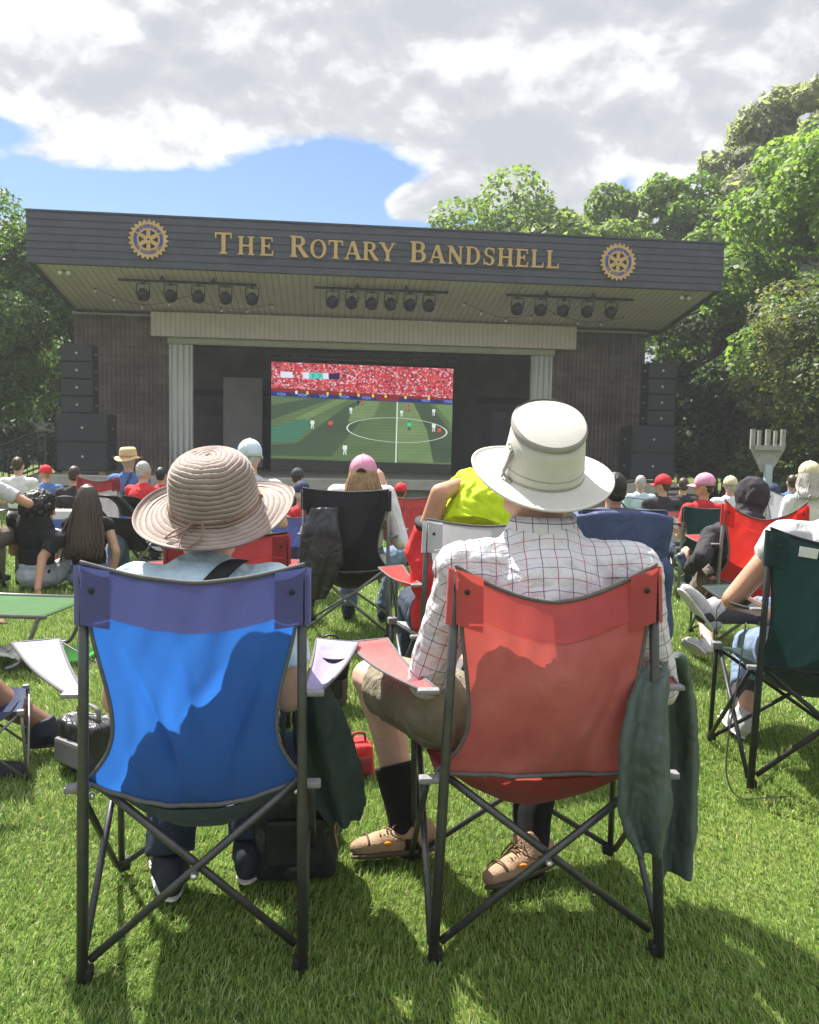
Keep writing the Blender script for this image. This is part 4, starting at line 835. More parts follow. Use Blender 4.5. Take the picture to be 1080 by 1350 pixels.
def person(label, loc, rz=0, pose='chair', s=1.0, lean=-.12, skin=SKIN, shirt=None, sleeve='short', pants=None, plen='long', shoe=None, sock=None, J={}, JW={}, hair=None, hairm=None, vox=.009, fem=False, look=0.0, turn=0.0, wr=(.006, 9), hood=False, group='people watching the screen', shirt_fn=None, belly=1.0, curl=.5, solec=None, hair_len=.3, side_lean=0.0, sleeve_f=None, hide_head=False, pend=.97):
    t = empty('person', loc, rz, label, 'person', group); t.scale = (s, s, s)
    inv = (Matrix.Translation(Vector(loc)) @ Matrix.Rotation(rz, 4, 'Z') @ Matrix.Scale(s, 4)).inverted()
    sd = len(FIG); FIG.append(t)
    P = {}; pel = Vector((0, .17, .47)) if pose == 'chair' else Vector((0, 0, .115))
    if 'pel' in J: pel = Vector(J['pel'])
    if 'pel' in JW: pel = inv @ Vector(JW['pel'])
    up = Vector((math.sin(side_lean), math.sin(lean), math.cos(lean))).normalized(); up2 = Vector((math.sin(side_lean*1.3), math.sin(lean*1.5), math.cos(lean*1.5))).normalized()
    waist = pel+up*.17; chest = waist+up*.19; neck = chest+up2*.17; shw = .165 if fem else .19
    rt = Vector((1, 0, 0)); rt = (rt-up*rt.dot(up)).normalized()
    hd = Vector((math.sin(side_lean), math.sin(lean*.4+look*.3), 1)).normalized(); head = neck+hd*.175
    P.update(pel=pel, waist=waist, chest=chest, neck=neck, head=head)
    for sx, k in ((-1, 'l'), (1, 'r')):
        sh = neck+rt*sx*shw-up*.072; P[k+'sh'] = sh
        P[k+'el'] = sh+Vector((sx*.06, .03, -.27)); P[k+'ha'] = P[k+'el']+Vector((-sx*.04, .23, .03))
        if pose == 'chair': P[k+'hip'] = pel+Vector((sx*.09, .02, -.02)); P[k+'kn'] = Vector((sx*.13, .58, .47)); P[k+'an'] = Vector((sx*.13, .56, .085)); P[k+'toe'] = Vector((sx*.03, 1, 0))
        else: P[k+'hip'] = pel+Vector((sx*.09, .05, -.0)); P[k+'kn'] = Vector((sx*.17, .40, .40)); P[k+'an'] = Vector((sx*.13, .62, .085)); P[k+'toe'] = Vector((sx*.1, 1, 0))
    for k, v in J.items(): P[k] = Vector(v)
    for k, v in JW.items(): P[k] = (inv.to_3x3() @ Vector(v)).normalized() if k[1:] in ('toe', 'hd', 'pn') else inv @ Vector(v)
    if 'head' not in J and 'head' not in JW: P['head'] = P['neck']+(P['head']-neck)
    neck, chest, waist, pel, head = P['neck'], P['chest'], P['waist'], P['pel'], P['head']
    TM = Matrix((rt, up.cross(rt)*1, up)).transposed(); HM = Matrix.Rotation(turn, 3, 'Z') @ Matrix.Rotation(look, 3, 'X')
    def torso(mb, e):
        ellr(mb, pel, (.165+e*1.3, .120+e*1.3, .105+e*.3)); ellr(mb, waist, ((.135 if fem else .150)+e, .105*belly+e, .15+e), TM); ellr(mb, chest, ((.150 if fem else .172)+e, .112+e, .18+e), TM)
        for k in 'lr': caps(mb, neck-up*.085, P[k+'sh'], .070+e, (.052 if fem else .060)+e)
        ellr(mb, neck-up*.04, (.10+e, .075+e, .07+e), TM)
    b = MB(); torso(b, 0); caps(b, neck-up*.03, head-hd*.06, .060 if not fem else .052, .052 if not fem else .046)
    if not hide_head:
        ellr(b, head, (.076, .094, .112), HM); ellr(b, head+HM @ Vector((0, .03, -.055)), (.056, .062, .062), HM)
        ellr(b, head+HM @ Vector((0, .098, -.012)), (.013, .02, .024), HM); caps(b, head+HM @ Vector((0, .09, .012)), head+HM @ Vector((0, .108, -.025)), .009, .014, 8)
        for sx in (-1, 1): ellr(b, head+HM @ Vector((sx*.078, -.008, -.012)), (.010, .020, .032), HM); ellr(b, head+HM @ Vector((sx*.033, .083, .016)), (.014, .012, .010), HM)
        ellr(b, head+HM @ Vector((0, .086, -.058)), (.024, .012, .010), HM)
    for sx, k in ((-1, 'l'), (1, 'r')):
        caps(b, P[k+'sh'], P[k+'el'], .050, .040); caps(b, P[k+'el'], P[k+'ha'], .040, .027)
        fd = (P[k+'ha']-P[k+'el']).normalized(); hdv = P.get(k+'hd', fd); hand(b, P[k+'ha']+hdv.normalized()*.012, hdv, P.get(k+'pn', Vector((0, 0, -1)) if abs(fd.z) < .8 else Vector((0, 1, 0))), 1.0, curl, sx)
        caps(b, P[k+'hip'], P[k+'kn'], .088, .056); kn, an = P[k+'kn'], P[k+'an']; calf = kn.lerp(an, .33)
        cd_ = (kn-P[k+'hip']).normalized(); calf -= Vector((P[k+'toe'].x, P[k+'toe'].y, 0)).normalized()*.018
        caps(b, kn, calf, .054, .056); caps(b, calf, an, .056, .036)
        td = P[k+'toe'].normalized(); sv = Vector((0, 0, 1)); sv = (sv-td*sv.dot(td)).normalized() if abs(td.z) < .9 else Vector((0, 1, 0)); sv2 = (kn-an); sv2 = (sv2-td*sv2.dot(td)); sv = sv2.normalized() if sv2.length > .1 else sv
        caps(b, an-td*.02-sv*.03, an+td*.13-sv*.052, .034, .024)
    def face(me):
        me.materials.append(EYEW); me.materials.append(LIP)
        if hide_head: return
        E1 = [head+HM @ Vector((sx*.033, .094, .016)) for sx in (-1, 1)]; Lp = head+HM @ Vector((0, .097, -.058))
        for f in me.polygons:
            c = f.center
            if (c-E1[0]).length < .011 or (c-E1[1]).length < .011: f.material_index = 1
            elif abs((c-Lp).z) < .008 and (c-Lp).length < .026: f.material_index = 2
    shape('body', b, vox, skin, t, 3, None, face)
    if pants:
        m = MB(); ellr(m, pel-up*.005, (.170, .126, .116) if pose == 'chair' else (.196, .152, .112)); ellr(m, pel.lerp(waist, .5), (.158, .122*belly, .09), TM)
        for k in 'lr':
            h, kn, an = P[k+'hip'], P[k+'kn'], P[k+'an']
            if plen == 'long':
                caps(m, h, kn, .106, .074); c2 = kn.lerp(an, pend); cone(m, kn, c2, .074, .066); m.sphere(kn, .074, 12, 8)
            else:
                c2 = h.lerp(kn, plen if isinstance(plen, float) else .82); cone(m, h, c2, .108, .095); m.sphere(h, .106, 12, 8)
        shape('trousers' if plen == 'long' else 'shorts', m, vox, pants, t, 2, (wr[0], wr[1], sd+7))
    if shirt:
        m = MB(); torso(m, .018)
        for k in 'lr':
            a, e, h = P[k+'sh'], P[k+'el'], P[k+'ha']
            if sleeve == 'short': c2 = a.lerp(e, sleeve_f or .68); caps(m, a, a.lerp(e, .2), .070, .068); cone(m, a, c2, .069, .064)
            elif sleeve == 'long': caps(m, a, e, .070, .056); cone(m, e, e.lerp(h, .93), .056, .042)
            else: m.sphere(a, .062, 10, 8)
        cone(m, neck-up*.02, neck+hd*.025, .078, .068)
        if hood:
            ellr(m, head+HM @ Vector((0, -.012, .012)), (.105, .112, .130), HM); caps(m, neck-up*.01, head-hd*.05, .095, .09)
            ellr(m, neck+Vector((0, -.05, .03)), (.12, .07, .06))
        shape('hoodie' if hood else 'shirt', m, vox, shirt, t, 2, (wr[0]*(2 if hood else 1), wr[1], sd), shirt_fn and (lambda me: shirt_fn(me, P)))
    for sx, k in ((-1, 'l'), (1, 'r')):
        an = P[k+'an']; kn = P[k+'kn']; td = P[k+'toe'].normalized(); sv = Vector((0, 0, 1)); sv = (sv-td*sv.dot(td)).normalized() if abs(td.z) < .9 else Vector((0, 1, 0)); sv2 = (kn-an); sv2 = (sv2-td*sv2.dot(td)); sv = sv2.normalized() if sv2.length > .1 else sv
        if sock:
            m = MB(); caps(m, an-sv*.05, an.lerp(kn, sock[1]*.5)-td*.006, .045, .058); cone(m, an.lerp(kn, sock[1]*.5)-td*.006, an.lerp(kn, sock[1])-td*.010, .058, .065); shape('sock', m, vox, sock[0], t, 2)
        if shoe:
            xx = td.cross(sv); M = Matrix((xx, td, sv)).transposed(); m = MB(); o = an-sv*.075
            ellr(m, o+td*.03+sv*.032, (.042, .125, .040), M); ellr(m, o+td*.115+sv*.026, (.044, .060, .031), M); ellr(m, o-td*.04+sv*.045, (.038, .050, .055), M); cone(m, o-td*.005+sv*.04, o-td*.015+sv*.105, .052, .046)
            shape('shoe', m, min(vox, .007), shoe, t, 2)
            if vox < .0066:
                m = MB(); side = xx
                for q in range(5):
                    c = o+td*(.035+.020*q)+sv*(.083-.0075*q-.0009*q*q)
                    m.tube(arm_pts([c-side*.030-sv*.010, c+td*.007, c+side*.030-sv*.010+td*.012], 5), .0026, 5); m.tube(arm_pts([c+side*.030-sv*.010, c+td*.009+sv*.001, c-side*.030-sv*.010+td*.012], 5), .0026, 5)
                for s_ in (-1, 1): m.tube(arm_pts([o+td*.03+sv*.085, o+td*.035+side*s_*.03+sv*.085, o+td*.06+side*s_*.052+sv*.06, o+td*.02+side*s_*.055+sv*.035]), .0024, 5)
                bd = MB(); ellr(bd, o+td*.07-side*.049*(1 if side.y > 0 else -1)+sv*.032, (.011, .005, .006)); (shoe is TANSHOE) and bd.build('badge', mat('orange badge', (.70, .24, .02), .5), t)
                m.build('laces', mat('brown laces', (.12, .075, .04), .8), t)
                m = MB(); m.tube([o+td*.125+side*.0475*math.cos(a)+sv*(.030+.033*math.sin(a)) for a in [math.pi*k/14 for k in range(15)]], .0028, 5); m.build('toe_seam', mat('dark brown stitching', (.13, .08, .05), .8), t)
            m = MB(); ellr(m, o+td*.038+sv*.003, (.045, .132, .012), M); ellr(m, o+td*.115+sv*.003, (.048, .062, .011), M); shape('shoe_sole', m, min(vox, .006), solec or PLAST, t, 1)
    H = lambda v: head+HM @ Vector(v)
    if hair and not hide_head:
        m = MB(); g_ = np.random.default_rng(sd+50)
        if hair == 'short':
            ellr(m, H((0, -.012, .020)), (.080, .090, .099), HM); ellr(m, H((0, -.045, -.028)), (.064, .050, .055), HM); shape('hair', m, .006, hairm, t, 1, (.004, 70, sd))
        elif hair == 'curly':
            for i in range(170):
                d = Vector(g_.normal(0, 1, 3)).normalized()
                if d.y > .35 and d.z < .45 or d.z < -.62: continue
                ellr(m, H((d.x*.115, -.02+d.y*.125, .035+d.z*.12)), tuple(.026+.014*g_.random(3)))
            ellr(m, H((0, -.018, .035)), (.112, .12, .118), HM); shape('hair', m, .006, hairm, t, 0, (.012, 42, sd))
        elif hair == 'long':
            ellr(m, H((0, -.012, .018)), (.083, .096, .104), HM)
            for i in range(260):
                a = math.pi*(g_.random()*1.25-.125); x = math.cos(a); y = -math.sin(a); q = .55+.45*g_.random(); L_ = hair_len*(.8+.3*g_.random())
                p0 = H((x*.05*q, y*.06-.01, .10)); p1 = H((x*.088, y*.098-.012, .02-.03*g_.random())); p2 = H((x*.098+.012*g_.normal(), y*.105-.02, -.11)); p3 = Vector((p2.x+x*.02*q+.020*g_.normal(), min(p2.y-.012, neck.y-.108-.035*max(0, -y)), head.z-.11-L_*.5)); p4 = Vector((p3.x+.024*g_.normal(), min(p3.y+.010*g_.normal()-.012, chest.y-.142-.03*g_.random()), head.z-.11-L_))
                m.tube(arm_pts([p0, p1, p2, p3, p4], 4), [.0065]*16+[.002], 5)
            m.build('hair', hairm, t)
    t['_h'] = 0; del t['_h']
    t_info = dict(head=head.copy(), HM=HM.copy(), P=P); person.last = t_info
    return t

# hats worn by people are parts of them
def cap(t, m_, fwd=True, strap=False, sc=1.0, brim=None):
    I = person.last; h = I['head']; HM = I['HM']; M = HM
    m = MB(); pr = [(.098*math.cos(a)*sc, .035+.098*math.sin(a)*sc) for a in [R(x) for x in range(0, 91, 10)]]
    m.lathe([(.099*sc, .005)]+pr, 26, fn=lambda p, a, i: Vector((p.x*.93, p.y*1.08-.004, p.z)))
    m.sphere((0, -.004, .133*sc), .009, 8, 4)
    for k in range(6): a0 = k*math.pi/3+.5; m.tube([(math.cos(a0)*.0995*math.cos(q)*.93*sc, math.sin(a0)*.0995*math.cos(q)*1.08*sc-.004, .035+.0995*math.sin(q)*sc) for q in [R(x) for x in range(0, 90, 11)]], .0018, 4)
    o = m.build('cap', m_, t, h, M.to_euler()); solid(o, .004)
    v = MB(); v.grid(lambda u, w: (-.088+.176*u, .06+.045*math.sin(math.pi*u)+w*(.075*math.sin(math.pi*u)**.7), .018-.02*w-.018*(2*u-1)**2), 14, 5); o2 = solid(v.build('visor', brim or m_, o), .005)
    if strap:
        v = MB(); v.add([(.032*math.cos(a), -.1145+.0085*abs(math.cos(a))*0-.006*math.sin(a)*0, .018+.028*math.sin(a)) for a in [R(x) for x in range(0, 181, 12)]], [tuple(range(16))], 0, False); v.build('strap_opening', mat('dark cap opening', (.035, .022, .016), .9), o)  # flat dark patch filling the arch at the back
    return o
def straw(t, m_, bandm, r=.155, tilt=.1):
    I = person.last; h = I['head']; m = MB()
    m.lathe([(r, .012), (r*.8, .015), (.100, .030), (.098, .06), (.092, .115), (.078, .140), (.045, .138), (0, .128)], 30, fn=lambda p, a, i: Vector((p.x, p.y*1.1, p.z+(.020*math.cos(2*a)*1.0*(math.hypot(p.x, p.y)/r)**3 if i < 3 else 0))))
    o = solid(m.build('straw_hat', m_, t, h, (I['HM'] @ Matrix.Rotation(tilt, 3, 'X')).to_euler()), .004)
    b = MB(); b.lathe([(.1015, .032), (.1005, .055)], 30, fn=lambda p, a, i: Vector((p.x, p.y*1.1, p.z))); b.build('hat_band', bandm, o); return o

TEE_BLK = mat('black cotton', (.018, .018, .021), .9, .2, 8, .2, 300, crease=.55, cs=11); DENIM = mat('blue denim', (.16, .22, .33), .9, .25, 9, .3, 350, crease=.55, cs=11); DENIML = mat('pale washed denim', (.40, .44, .50), .9, .2, 9, .3, 350, crease=.55, cs=11); DENIMD = mat('dark denim', (.035, .05, .08), .9, .25, 9, .3, 350, crease=.55, cs=11)
TEE_RED = mat('red cotton', (.55, .035, .04), .85, .1, 8, .2, 300, crease=.55, cs=11); TEE_WHT = mat('white cotton', (.72, .71, .74), .85, .06, 8, .2, 300, crease=.55, cs=11); TEE_GREY = mat('pale grey cotton', (.48, .48, .50), .9, .07, 8, .2, 300, crease=.55, cs=11); TEE_BLUE = mat('mid blue cotton', (.09, .17, .42), .85, .12, 8, .2, 300, crease=.55, cs=11); LIME = mat('lime green cotton', (.46, .62, .015), .8, .07, 8, .2, 300, crease=.55, cs=11); PALEB = mat('pale blue cotton', (.50, .66, .75), .85, .05, 7, .2, 300, crease=.55, cs=11); CHAR = mat('charcoal fleece', (.040, .038, .045), .9, .2, 8, .3, 300, crease=.55, cs=11); KHAKI = mat('khaki cotton', (.235, .205, .145), .9, .14, 10, .35, 300, crease=.55, cs=11); BROWNS = mat('brown grey cotton', (.17, .14, .12), .9, .14, 10, .35, 300, crease=.55, cs=11); BLKSOCK = mat('black knit', (.014, .014, .015), .95, .2, 60, .5, 500)
TANSHOE = mat('tan suede', (.36, .245, .155), .85, .22, 22, .4, 200); DKSHOE = mat('dark trainer cloth', (.025, .03, .045), .7, .2, 20); GREYSHOE = mat('pale grey trainer mesh', (.42, .43, .43), .7, .15, 60, .4, 300); WSOLE = mat('off white rubber', (.55, .54, .52), .6, .1, 20)
H_BLK = mat('black hair', (.012, .010, .009), .5, .3, 40, spec=.5); H_BRN = mat('brown hair', (.05, .028, .016), .45, .35, 40, spec=.5); H_BLD = mat('dark blond hair', (.30, .19, .095), .45, .35, 40, spec=.5); H_GRY = mat('grey hair', (.42, .40, .37), .5, .25, 40, spec=.5); H_DKB = mat('dark brown hair', (.055, .033, .023), .4, .45, 40, spec=.6)
PINK = mat('pink cotton', (.66, .30, .42), .8, .06, 9, .2, 300); NAVYC = mat('navy cotton', (.035, .045, .10), .8, .12, 9, .2, 300); REDC = mat('red cap cotton', (.62, .03, .045), .8, .1, 9, .2, 300); PBLUEC = mat('pale blue cap cotton', (.55, .66, .76), .8, .06, 9, .2, 300); CREAMC = mat('cream cap cotton', (.60, .54, .36), .8, .08, 9, .2, 300); STRAW = mat('straw', (.60, .44, .25), .75, .18, 40, .6, 160)

# the woman in the brown sun hat
def local(o, p): return o.matrix_world.inverted() @ Vector(p)
wl = Vector((BLUE_CH.location.x+.0, BLUE_CH.location.y, 0))
WOMAN = person('person in a wide brown sun hat and pale blue top sitting in the blue chair', wl, BLUE_CH.rotation_euler.z, lean=-.06, fem=True, shirt=PALEB, sleeve='short', pants=DENIMD, shoe=DKSHOE, solec=WSOLE, vox=.0065, wr=(.006, 10),
    JW=dict(lan=gnd(225, 1172)+Vector((.0, .0, .085)), ran=gnd(325, 1165)+Vector((0, .06, .085))), J=dict(ltoe=(-.25, 1, 0), rtoe=(.1, 1, 0), lkn=(-.13, .56, .48), rkn=(.12, .60, .48), pel=(-.0, .165, .475), waist=(0, .17, .58), chest=(0, .19, .74), neck=(.0, .20, .895), head=(-.0, .285, .995),
    lsh=(-.16, .195, .845), rsh=(.16, .195, .845), lel=(-.205, .20, .58), rel=(.205, .20, .58), lha=(-.17, .40, .60), rha=(.17, .40, .60)), look=.1)
WI = person.last
# black strap over her back
m = MB(); m.tube(arm_pts([(.085, .16, .925), (.06, .105, .915), (.01, .055, .86), (-.04, .038, .78)]), [.028]*25, 8, flat=.10); m.build('bag_strap', mat('black webbing', (.015, .015, .017), .8, .2, 90, .3, 300), WOMAN)
HATB = None
def brown_hat():
    M, N, L, p = clear_nodes('pleated taupe braid'); tc = N.new('ShaderNodeTexCoord'); n = N.new('ShaderNodeTexNoise'); n.inputs['Scale'].default_value = 14; n.inputs['Detail'].default_value = 6; L.new(tc.outputs['Object'], n.inputs[0])
    r = N.new('ShaderNodeValToRGB'); L.new(n.outputs['Fac'], r.inputs[0]); e = r.color_ramp.elements; e[0].position = .3; e[0].color = (.22, .178, .158, 1); e[1].position = .7; e[1].color = (.33, .272, .246, 1)
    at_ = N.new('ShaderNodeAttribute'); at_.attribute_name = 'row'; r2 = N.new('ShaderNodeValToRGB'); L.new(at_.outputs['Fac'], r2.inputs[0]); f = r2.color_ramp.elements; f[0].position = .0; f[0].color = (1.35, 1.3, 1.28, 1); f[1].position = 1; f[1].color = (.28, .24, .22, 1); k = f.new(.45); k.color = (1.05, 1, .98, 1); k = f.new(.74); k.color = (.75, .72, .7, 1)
    mx = N.new('ShaderNodeMix'); mx.data_type = 'RGBA'; mx.blend_type = 'MULTIPLY'; mx.inputs[0].default_value = 1; L.new(r.outputs[0], mx.inputs[6]); L.new(r2.outputs[0], mx.inputs[7]); L.new(mx.outputs[2], p.inputs['Base Color']); p.inputs['Roughness'].default_value = .85; p.inputs['Sheen Weight'].default_value = .2
    b = N.new('ShaderNodeBump'); n2 = N.new('ShaderNodeTexNoise'); n2.inputs['Scale'].default_value = 220; L.new(tc.outputs['Object'], n2.inputs[0]); L.new(n2.outputs['Fac'], b.inputs['Height']); b.inputs['Strength'].default_value = .4; b.inputs['Distance'].default_value = .004; L.new(b.outputs[0], p.inputs['Normal'])
    # profile walked finely so every braid row is a real ridge
    key = [(0, .136), (.035, .137), (.066, .130), (.087, .113), (.098, .090), (.103, .055), (.105, .025), (.109, .006), (.118, -.004), (.142, -.012), (.165, -.018), (.180, -.016), (.190, -.006)]
    C = arm_pts([(r_, 0, z_) for r_, z_ in key], 22); prof = []; acc = 0
    for i, c in enumerate(C):
        if i: acc += (c-C[i-1]).length
        prof.append((c.x, c.z, acc))
    rows = []
    def fn(pq, a, i):
        r_, z_, s_ = prof[i]; wob = .0022*math.sin(3*a+1.2)+.0012*math.sin(7*a+s_*60)
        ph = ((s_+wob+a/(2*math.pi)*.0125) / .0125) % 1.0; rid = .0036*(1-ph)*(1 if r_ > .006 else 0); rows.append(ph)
        t0 = Vector((C[min(i+1, len(C)-1)].x-C[max(i-1, 0)].x, 0, C[min(i+1, len(C)-1)].z-C[max(i-1, 0)].z)).normalized(); nr = Vector((-t0.z, 0, t0.x)); nr = nr if nr.z > 0 or nr.x > 0 else -nr
        rr = r_+rid*abs(nr.x); zz = z_+rid*nr.z
        k = max(0, (r_-.105)/.08); zz += k*(.010*math.cos(2*a)+.006*math.sin(3*a+.6)); rr *= 1+k*(.035*math.sin(2*a+.4))
        return Vector((rr*math.cos(a), rr*math.sin(a)*(1.04 if r_ < .11 else 1.0), zz))
    m = MB(); m.lathe([(p_[0], p_[1]) for p_ in prof], 84, fn=fn)
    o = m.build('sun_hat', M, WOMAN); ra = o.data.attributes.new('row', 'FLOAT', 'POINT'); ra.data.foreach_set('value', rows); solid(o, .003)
    T = mat('twisted taupe cord', (.26, .17, .13), .8, .25, 80)
    m = MB()
    for k in range(3): m.tube([(math.cos(a)*(.1105+.003*math.cos(a*23+k*2.1)), math.sin(a)*(.1145+.003*math.cos(a*23+k*2.1)), .016+.003*math.sin(a*23+k*2.1)) for a in [2*math.pi*i/150 for i in range(151)]], .0024, 5)
    m.build('hat_cord', T, o)
    m = MB(); m.tube(arm_pts([(-.02, -.113, .014), (-.05, -.128, .014), (-.075, -.135, .004), (-.09, -.140, -.008), (-.06, -.132, -.002), (-.02, -.114, .012)]), .0024, 5); m.tube(arm_pts([(-.015, -.114, .014), (-.03, -.128, .022), (-.048, -.15, .0), (-.05, -.178, -.01)]), .0024, 5); m.tube(arm_pts([(-.015, -.114, .014), (.0, -.13, .02), (-.005, -.15, -.005), (-.03, -.172, -.012)]), .0024, 5)
    m.sphere((-.05, -.18, -.012), .006, 8, 5); m.sphere((-.03, -.174, -.014), .006, 8, 5); m.build('cord_bow', T, o)
    for a in (.15, 2.7): m = MB(); m.sphere((math.cos(a)*.112, math.sin(a)*.116, .018), .0075, 8, 5); m.build('bead', mat('brown wooden bead', (.26, .12, .06), .4), o)
    return o
HATB = brown_hat(); w_ = at(284, 668, 2.03); HATB.location = local(WOMAN, w_) if False else (WOMAN.matrix_world.inverted() @ w_)
bpy.context.view_layer.update(); HATB.location = WOMAN.matrix_world.inverted() @ w_; HATB.rotation_euler = (R(24), R(-2), -WOMAN.rotation_euler.z)

# the man in the white hat
def plaid_mat():
    M, N, L, p = clear_nodes('white shirt with red and navy checks'); uv = N.new('ShaderNodeUVMap'); uv.uv_map = 'weave'; sp = N.new('ShaderNodeSeparateXYZ'); L.new(uv.outputs[0], sp.inputs[0])
    nz = N.new('ShaderNodeTexNoise'); nz.inputs['Scale'].default_value = 12; tc = N.new('ShaderNodeTexCoord'); L.new(tc.outputs['Object'], nz.inputs[0])
    def mt(op, a, b):
        n = N.new('ShaderNodeMath'); n.operation = op
        for i, v in enumerate((a, b)):
            if isinstance(v, (int, float)): n.inputs[i].default_value = v
            else: L.new(v, n.inputs[i])
        return n.outputs[0]
    def line(x, off, per=.070, w=.030): return mt('LESS_THAN', mt('FRACT', mt('ADD', mt('DIVIDE', mt('ADD', x, mt('MULTIPLY', nz.outputs['Fac'], .006)), per), off), 0), w)
    red = mt('MAXIMUM', line(sp.outputs[0], 0), line(sp.outputs[1], 0)); nav = mt('MAXIMUM', line(sp.outputs[0], .5), line(sp.outputs[1], .5))
    a = N.new('ShaderNodeMix'); a.data_type = 'RGBA'; a.inputs[6].default_value = (.70, .69, .73, 1); a.inputs[7].default_value = (.43, .13, .16, 1); L.new(red, a.inputs[0])
    b = N.new('ShaderNodeMix'); b.data_type = 'RGBA'; L.new(a.outputs[2], b.inputs[6]); b.inputs[7].default_value = (.14, .14, .26, 1); L.new(nav, b.inputs[0]); L.new(b.outputs[2], p.inputs['Base Color']); p.inputs['Roughness'].default_value = .85; p.inputs['Specular IOR Level'].default_value = .2
    n2 = N.new('ShaderNodeTexNoise'); n2.inputs['Scale'].default_value = 13; n2.inputs['Detail'].default_value = 5; n2.inputs['Distortion'].default_value = 1.2; L.new(tc.outputs['Object'], n2.inputs[0]); bp = N.new('ShaderNodeBump'); bp.inputs['Strength'].default_value = .6; bp.inputs['Distance'].default_value = .035; L.new(n2.outputs['Fac'], bp.inputs['Height']); L.new(bp.outputs[0], p.inputs['Normal'])
    t = N.new('ShaderNodeBsdfTranslucent'); L.new(b.outputs[2], t.inputs[0]); mx = N.new('ShaderNodeMixShader'); mx.inputs[0].default_value = .15; L.new(p.outputs[0], mx.inputs[1]); L.new(t.outputs[0], mx.inputs[2]); L.new(mx.outputs[0], N['Material Output'].inputs[0]); return M
def plaid_uv(me, P):
    uvl = me.uv_layers.new(name='weave'); co = [v.co.copy() for v in me.vertices]; arms = [(P[k+'sh'], P[k+'el']) for k in 'lr']+[(P[k+'el'], P[k+'ha']) for k in 'lr']
    for f in me.polygons:
        c = f.center; best = None
        for i, (a, b) in enumerate(arms):
            d = b-a; q = (c-a).dot(d)/d.length_squared; lim = .12 if i < 2 else 0
            if lim < q < 1.2:
                dist = (c-a-d*q).length
                if dist < .085 and (abs(c.x) > abs(a.x)-.01 or i > 1) and (best is None or dist < best[0]): best = (dist, i)
        for li in f.loop_indices:
            v = co[me.loops[li].vertex_index]
            if best is None:
                n = f.normal; uvl.data[li].uv = (v.x*1.02, v.z+.9*v.y)
            else:
                a, b = arms[best[1]]; d = (b-a).normalized(); r_ = v-a; s_ = r_.dot(d); r_ = r_-d*s_; u_, w2, _ = basis(d); uvl.data[li].uv = (s_, math.atan2(r_.dot(u_), r_.dot(w2))*.062)
rl = Vector((RED_CH.location.x, RED_CH.location.y, 0)); PLAID = plaid_mat()
MAN = person('person in a white canvas hat and checked shirt sitting in the bleached red chair', rl, RED_CH.rotation_euler.z, lean=-.05, shirt=PLAID, sleeve='long', pants=KHAKI, plen=.70, shoe=TANSHOE, solec=mat('brown rubber', (.10, .07, .05), .8), sock=(BLKSOCK, .40), vox=.0065, wr=(.008, 11), shirt_fn=plaid_uv, skin=mat('pale pink skin', (.58, .36, .28), .6, .14, 16, .1, 90),  # pale skin tone, slightly mottled
    JW=dict(lkn=at(487, 893, 2.50), lan=gnd(536, 1138)+Vector((0, .06, .085)), lhip=at(590, 935, 2.06), rkn=at(715, 930, 2.50), ran=gnd(697, 1163)+Vector((0, .05, .085)), ltoe=Vector((-.96, -.22, 0)), rtoe=Vector((-.72, -.5, 0))), J=dict(pel=(0, .175, .50), waist=(-.0, .13, .62), chest=(-.01, .105, .79), neck=(-.012, .14, .992), head=(-.012, .215, 1.085),
    lsh=(-.205, .11, .905), rsh=(.205, .11, .905), lel=(-.285, .17, .63), rel=(.285, .14, .62), lha=(-.20, .42, .60), rha=(.2, .4, .60)), belly=1.15)
def fold_collar():
    I = person.last; n = I['P']['neck']; m = MB()
    m.lathe([(.092, -.002), (.080, .030), (.070, .046), (.068, .044), (.071, .018)], 40, fn=lambda p, a, i: Vector((p.x*1.02, p.y*.95+.012, p.z+.012*max(0, math.sin(a))*-1)))
    me = m.mesh('collar', PLAID); uv = me.uv_layers.new(name='weave')
    for l in me.loops: v = me.vertices[l.vertex_index].co; uv.data[l.index].uv = (v.x*1.02, v.z)
    solid(link('collar', me, MAN, n), .004)
fold_collar()
